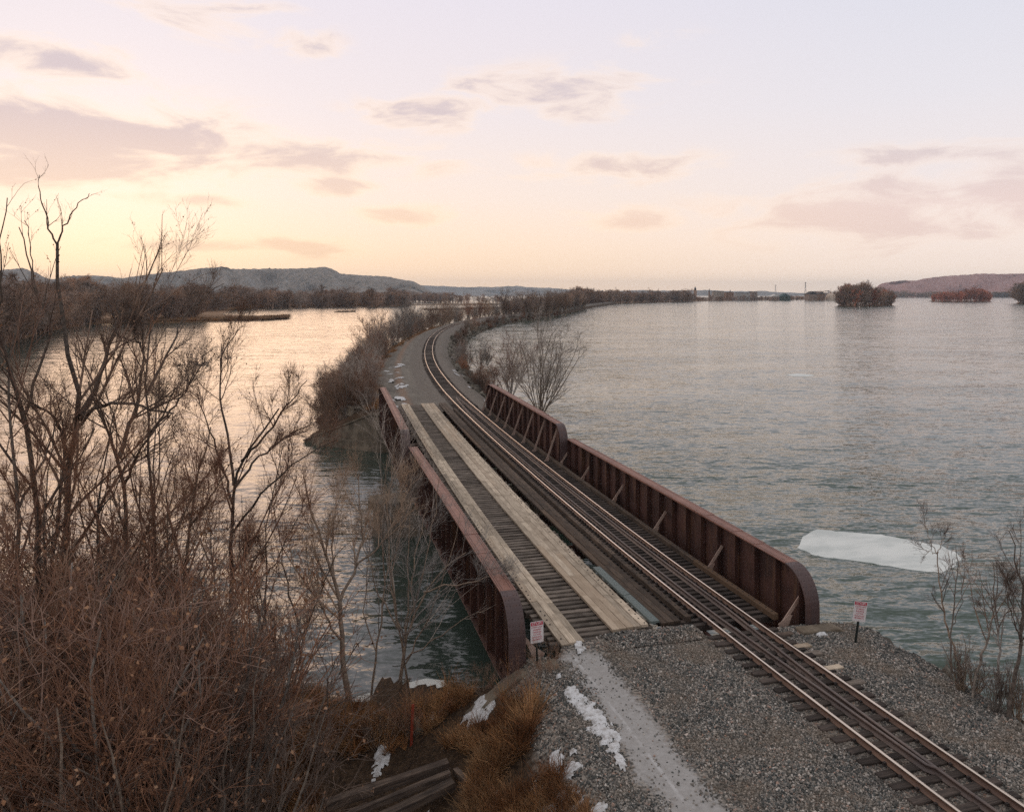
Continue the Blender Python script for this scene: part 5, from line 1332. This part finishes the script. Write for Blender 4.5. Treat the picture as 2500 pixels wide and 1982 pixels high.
# ------------------------------------------------------------------ warning signs
def text_mesh(s, size):
    cu = bpy.data.curves.new('text', 'FONT'); cu.body = s; cu.size = size; cu.align_x = 'CENTER'; cu.align_y = 'CENTER'; cu.extrude = .0006; cu.resolution_u = 3; cu.offset = size * .012
    return cu
def sign(base, zb, tilt, yaw, label):
    t = empty('warning_sign', base); t.rotation_euler = (0, tilt, yaw); tag(t, label, 'sign', 'no trespassing signs')
    H = zb                                                # height of the plate's lower edge above the base
    W, Hh = .43, .66
    MB().box(-.035, .035, -.02, .02, -.3, H + .3).build('post', M['post'], t, bevel=.006)
    r = .03; pts = []
    for cx_, cy_, a0 in ((W / 2 - r, Hh / 2 - r, 0), (-W / 2 + r, Hh / 2 - r, 90), (-W / 2 + r, -Hh / 2 + r, 180), (W / 2 - r, -Hh / 2 + r, 270)):
        for k in range(5): a = math.radians(a0 + k * 22.5); pts.append((cx_ + r * math.cos(a), cy_ + r * math.sin(a)))
    pl = MB().prism(pts, lambda u, v, q: (u, q, v + H + Hh / 2), -.030, -.024).build('plate', M['sign_white'], t)
    MB().box(-W / 2 + .018, W / 2 - .018, -.0325, -.0302, H + Hh - .125, H + Hh - .018).build('red_band', M['sign_red'], pl)
    for s, z, sz, m_, wd in (('STOP!', H + Hh - .073, .105, 'sign_white', 1.15), ('STATE LAW', H + .48, .066, 'sign_red', 1), ('FORBIDS', H + .405, .066, 'sign_red', 1), ('TRESPASS', H + .33, .066, 'sign_red', 1),
                             ('TO THIS', H + .255, .066, 'sign_red', 1), ('RAILROAD', H + .18, .066, 'sign_red', 1), ('PROPERTY', H + .105, .066, 'sign_red', 1)):
        fo = bpy.data.objects.new('lettering', text_mesh(s, sz)); lm = bpy.data.meshes.new_from_object(fo); o = link('lettering', lm, M[m_], pl)
        o.location = (0, -.0315 if m_ == 'sign_red' else -.0335, z); o.rotation_euler = (math.pi / 2, 0, 0); o.scale = (wd, 1, 1)
    mb = MB(); mb.cyl((0, -.036, H + .035), (0, -.030, H + .035), .008); mb.cyl((0, -.036, H + Hh - .01), (0, -.030, H + Hh - .01), .008); mb.build('bolts', M['post'], pl)
b1 = at(1312, 1657, -.62); sign((b1.x, b1.y, -.62), 1.13, math.radians(-1), math.radians(6) , 'red and white STOP warning sign by the near left girder end')
b2 = at(2086, 1586, -.5); sign((b2.x, b2.y, -.5), .96, math.radians(7.5), -TH, 'leaning red and white STOP warning sign against the river on the right')

# ------------------------------------------------------------------ timbers, stake, pole stubs in the marsh
def timber_log(px0, px1, z0, z1, w, h, label, roll=0.0):
    a, b = at(*px0, z0), at(*px1, z1); d = b - a
    seg = 6; rg = random.Random(int(px0[0])); mb = MB(); vs_ = []
    for k in range(seg + 1):
        y = d.length * k / seg; j = lambda: rg.uniform(-.012, .012)
        vs_ += [(-w / 2 + j(), y, -h / 2 + j()), (w / 2 + j(), y, -h / 2 + j()), (w / 2 + j(), y, h / 2 + j()), (-w / 2 + j(), y, h / 2 + j())]
    fs = [(q * 4 + c, q * 4 + (c + 1) % 4, q * 4 + 4 + (c + 1) % 4, q * 4 + 4 + c) for q in range(seg) for c in range(4)] + [(3, 2, 1, 0), tuple(seg * 4 + c for c in range(4))]
    o = mb.raw(vs_, fs).build('old_timber', M['old_tie'], bevel=.01); o.location = a
    o.rotation_euler = d.to_track_quat('Y', 'Z').to_euler(); tag(o, label, 'timber', 'discarded timbers')
timber_log((795, 1965), (1095, 1864), -1.95, -1.55, .24, .22, 'topmost dark weathered timber of the pile at the bottom')
timber_log((830, 1998), (1100, 1888), -1.98, -1.58, .15, .17, 'narrow grey timber in the middle of the pile at the bottom')
timber_log((905, 2010), (1108, 1912), -2.05, -1.72, .25, .22, 'lowest dark timber of the pile at the bottom')
timber_log((1110, 1880), (1225, 1985), -1.75, -1.85, .16, .16, 'loose grey timber slanting down right of the pile')
timber_log((1285, 1930), (1395, 1925), -.95, -.5, .06, .05, 'thin tan stick lying on the snowy grass by the gravel')
sp_ = at(1004, 1800, -2.2); zz = float(near_z(sp_.x, sp_.y))
o = MB().box(-.045, .045, -.014, .014, -.3, 1.25).build('survey_stake', M['stake'], bevel=.004); o.location = (sp_.x, sp_.y, zz); o.rotation_euler = (.03, .03, .3); tag(o, 'orange-red survey stake standing in the grass by the timber pile', 'stake')
def stub(x, y0, y1, r, label):
    b = at(x, y0, ZW); D = FPX * (HC - ZW) / (y0 - HY); h = (y0 - y1) / FPX * D
    mb = MB(); mb.cyl((0, 0, -1), (.02, 0, h * .6), r, r * .8, 7); mb.cyl((.02, 0, h * .6), (-.03, .02, h), r * .8, r * .35, 7)
    o = mb.build('dead_snag', M['bark']); o.location = b; tag(o, label, 'dead tree', 'snags in the marsh')
stub(541, 884, 838, .17, 'left broken snag standing in the marsh water')
stub(556, 882, 838, .13, 'right broken snag standing in the marsh water')
PW = shrub_proto('s', 66, 1.5, 16, 1.6, 4, 4, 0, 0, 'twig', (.1, .3), .05, .02)
for k, (x, y, s, lab) in enumerate([(492, 890, 1.5, 'low brown driftwood tangle left of the marsh snags'), (556, 874, .8, 'dark driftwood lump behind the right marsh snag'), (435, 893, .8, 'small driftwood tangle at the left of the marsh snags')]):
    shrub('driftwood', PW, at(x, y, ZW), k, (s * 1.4, s * 1.4, s * .6), lab, 'driftwood', 'driftwood in the marsh')

# ------------------------------------------------------------------ far town
def px_frame(x, D): return xd((x - CX) / FPX * D, D, ZW + .3)
def zpx(y, D): return HC + (HY - y) / FPX * D
def building(name, x0, x1, ytop, D, depth, mat, roofm, label, storeys=2, roof='flat', bays=None):
    a, b = px_frame(x0, D), px_frame(x1, D); w = (b - a).length; h = zpx(ytop, D) - a.z
    t = empty(name, a, -TH); tag(t, label, 'building', 'far town buildings')
    MB().box(0, w, 0, depth, 0, h).build('wall', M[mat], t)
    if roof == 'flat': MB().box(-.3, w + .3, -.3, depth + .3, h + .01, h + .8).build('roof', M[roofm], t)
    else: MB().prism([(-.6, h + .01), (w + .6, h + .01), (w / 2, h + w * .32)], lambda u, v, s: (u, s, v), -.5, depth + .5).build('roof', M[roofm], t)
    bays = bays or max(2, int(w / 6)); wm = MB().box(-.9, .9, -.12, .02, -1.1, 1.1).mesh('window')
    for s in range(storeys):
        for k in range(bays): link('window', wm, M['glass'], t, (w * (k + .5) / bays, -.02, h * (s + .6) / (storeys + .2)))
TD = 1900
building('town_building', 1742, 1768, 712, TD, 18, 'wallpale', 'roofdark', 'pale flat-roofed block at the left end of the far town', 2)
building('town_building', 1772, 1792, 714, TD + 40, 18, 'walltan', 'roofdark', 'low tan block in the middle of the far town', 2)
building('town_building', 1798, 1832, 715.5, TD - 30, 15, 'wallpale', 'roofdark', 'long pale low building on the far town waterfront', 1)
building('town_building', 1834, 1848, 712.5, TD + 30, 15, 'walltan', 'roofdark', 'narrow tan building beside the lone pale tree in the far town', 2)
building('boat_shed', 1884, 1903, 724.5, TD - 60, 20, 'walltan', 'wallpale', 'brown shed with pale sloping roof on the far waterfront', 1, 'gable', 2)
building('boat_shed', 1906, 1930, 724.0, TD - 62, 20, 'greenmetal', 'greenmetal', 'dark green shed beside the pale-roofed shed on the far waterfront', 1, 'gable', 2)
building('grain_shed', 1974, 1996, 718.5, TD - 80, 25, 'walltan', 'roofdark', 'left dark gabled grain shed near the far dome', 1, 'gable', 2)
building('grain_shed', 2000, 2014, 717.5, TD - 60, 25, 'walltan', 'roofdark', 'right dark gabled grain shed next to the far dome', 1, 'gable', 2)
def tower(x, ytop, D, w, label, spire):
    a = px_frame(x, D); h = zpx(ytop, D) - a.z; t = empty('tower', a, -TH); tag(t, label, 'tower', 'far town towers')
    MB().box(-w / 2, w / 2, 0, w, 0, h * .72).build('shaft', M['walltan'], t)
    mb = MB()
    if spire: mb.cyl((0, w / 2, h * .721), (0, w / 2, h), w * .55, .1, 6)
    else: mb.box(-w * .36, w * .36, w * .14, w * .86, h * .721, h * .86); mb.cyl((0, w / 2, h * .861), (0, w / 2, h), w * .36, .3, 8)
    mb.build('spire' if spire else 'belfry', M['roofdark'], t)
tower(1698, 699.5, 1950, 6.5, 'square tower with belfry rising over the far bank wood', False)
tower(1732, 703.5, 1950, 3.6, 'slim pointed spire right of the belfry tower', True)
tower(1783, 706.5, 2300, 4, 'small distant spire over the town roofs', True)
def dome():
    D = TD - 40; a = px_frame(2028.5, D); r = 13.0; t = empty('storage_dome', a, -TH); tag(t, 'pale round storage dome with mast on top at the far waterfront', 'storage dome')
    V, F = [], []; n, m_ = 24, 9
    for j in range(m_ + 1):
        th = math.pi / 2 * j / m_
        for i in range(n): V.append((r * math.cos(th) * math.cos(2 * math.pi * i / n), r * math.cos(th) * math.sin(2 * math.pi * i / n), 4 + r * 1.1 * math.sin(th)))
    for j in range(m_):
        for i in range(n): F.append((j * n + i, j * n + (i + 1) % n, (j + 1) * n + (i + 1) % n, (j + 1) * n + i))
    link('dome_shell', mesh_np('dome_shell', np.array(V), np.array(F), True), M['wallpale'], t)
    MB().cyl((0, 0, 0), (0, 0, 4), r, r, 24).build('base_ring', M['wallpale'], t)
    mb = MB(); mb.box(-1, 1, -1, 1, 18.2, 21); mb.cyl((0, 0, 21), (0, 0, 29), .35, .2, 6); mb.build('mast', M['walltan'], t)
dome()
def conveyor():
    D = TD - 55; a, b = px_frame(1962, D), px_frame(2026, D); t = empty('conveyor', a); tag(t, 'thin conveyor gallery rising to the far dome', 'conveyor')
    A, B = Vector((0, 0, zpx(719, D) - a.z)), b - a; B.z = zpx(709.5, D) - a.z
    MB().bar(A, B, 1.4, 1.6).build('gallery', M['walltan'], t)
    for k in (.25, .5, .75): q = A.lerp(B, k); MB().bar((q.x, q.y, 0), (q.x, q.y, q.z - .8), .5, .5, up=(0, 1, 0)).build('trestle', M['walltan'], t)
conveyor()
def pylon(x, ytop, D, label):
    a = px_frame(x, D); h = zpx(ytop, D) - a.z; t = empty('power_pylon', a, -TH); tag(t, label, 'pylon', 'power pylons'); w = h * .09
    mb = MB(); lv = [0, .25, .45, .62, .78, .9, 1]
    def half(f): return w * (1 - .86 * min(1, f / .78))
    for sx in (-1, 1):
        for sy in (-1, 1):
            for p, q in zip(lv, lv[1:]): mb.bar((sx * half(p), sy * half(p), p * h), (sx * half(q), sy * half(q), q * h), .3, .3, up=(.3, 1, 0))
    for p, q in zip(lv, lv[1:]):
        for sy in (-1, 1): mb.bar((-half(p), sy * half(p), p * h), (half(q), sy * half(q), q * h), .2, .2, up=(0, 1, 0)); mb.bar((half(p), sy * half(p), p * h), (-half(q), sy * half(q), q * h), .2, .2, up=(0, 1, 0))
    mb.build('lattice', M['galv'], t); c = MB()
    for f in (.78, .88, .97): c.bar((-w * 1.0, 0, f * h), (w * 1.0, 0, f * h), .4, .4)
    c.build('cross_arms', M['galv'], t)
pylon(1966.5, 689, 1900, 'tall lattice power pylon on the far waterfront')
pylon(1893.5, 695, 2900, 'fainter lattice power pylon farther off left of the tall one')
bq = at(2001, 735, ZW); mb = MB(); mb.cyl((0, 0, -.5), (0, 0, 1.2), 1.3, 1.3, 10); mb.cyl((0, 0, 1.2), (0, 0, 5), .6, .3, 8)
o = mb.build('channel_buoy', M['roofdark']); o.location = bq; tag(o, 'small dark channel buoy on the far river left of the nearer island', 'buoy')
def pinnacle():
    D = 4150; a = xd((658 - CX) / FPX * D, D, zpx(658, D) - 12); rg = np.random.default_rng(2); bm = bmesh.new(); bmesh.ops.create_icosphere(bm, subdivisions=3, radius=1)
    for v in bm.verts:
        k = 1 + rg.uniform(-.12, .12); z = v.co.z; f = 1.0 if z < .2 else 1 - .35 * (z - .2)
        v.co = Vector((v.co.x * 11 * k * f, v.co.y * 10 * k * f, z * 22))
    me = bpy.data.meshes.new('rock_pinnacle'); bm.to_mesh(me); bm.free(); o = link('rock_pinnacle', me, M['hill'], loc=a); tag(o, 'rock pinnacle standing on the crest of the left bluff', 'rock')
pinnacle()
def lone_tree():
    q = px_frame(1846, 1880); t = empty('bare_tree', q); tag(t, 'lone pale broad tree in the far town', 'tree'); me = far_proto(130, 22, 'bark_pale'); link('crown', me, None, t)
lone_tree()

# ------------------------------------------------------------------ haze
def haze():
    m = bpy.data.materials.new('haze_air'); m.use_nodes = True; nt = m.node_tree; nt.nodes.clear()
    v = nt.nodes.new('ShaderNodeVolumePrincipled'); v.inputs['Color'].default_value = (.72, .86, 1.0, 1); v.inputs['Density'].default_value = HAZE; v.inputs['Anisotropy'].default_value = .1
    o = nt.nodes.new('ShaderNodeOutputMaterial'); nt.links.new(v.outputs[0], o.inputs['Volume'])
    b = MB().box(-8600, 9700, -2900, 11400, -8.0, 222).build('haze', m); tag(b, 'pale winter evening haze over the river valley', 'haze', kind='stuff')
HAZE = 6.5e-5
haze()
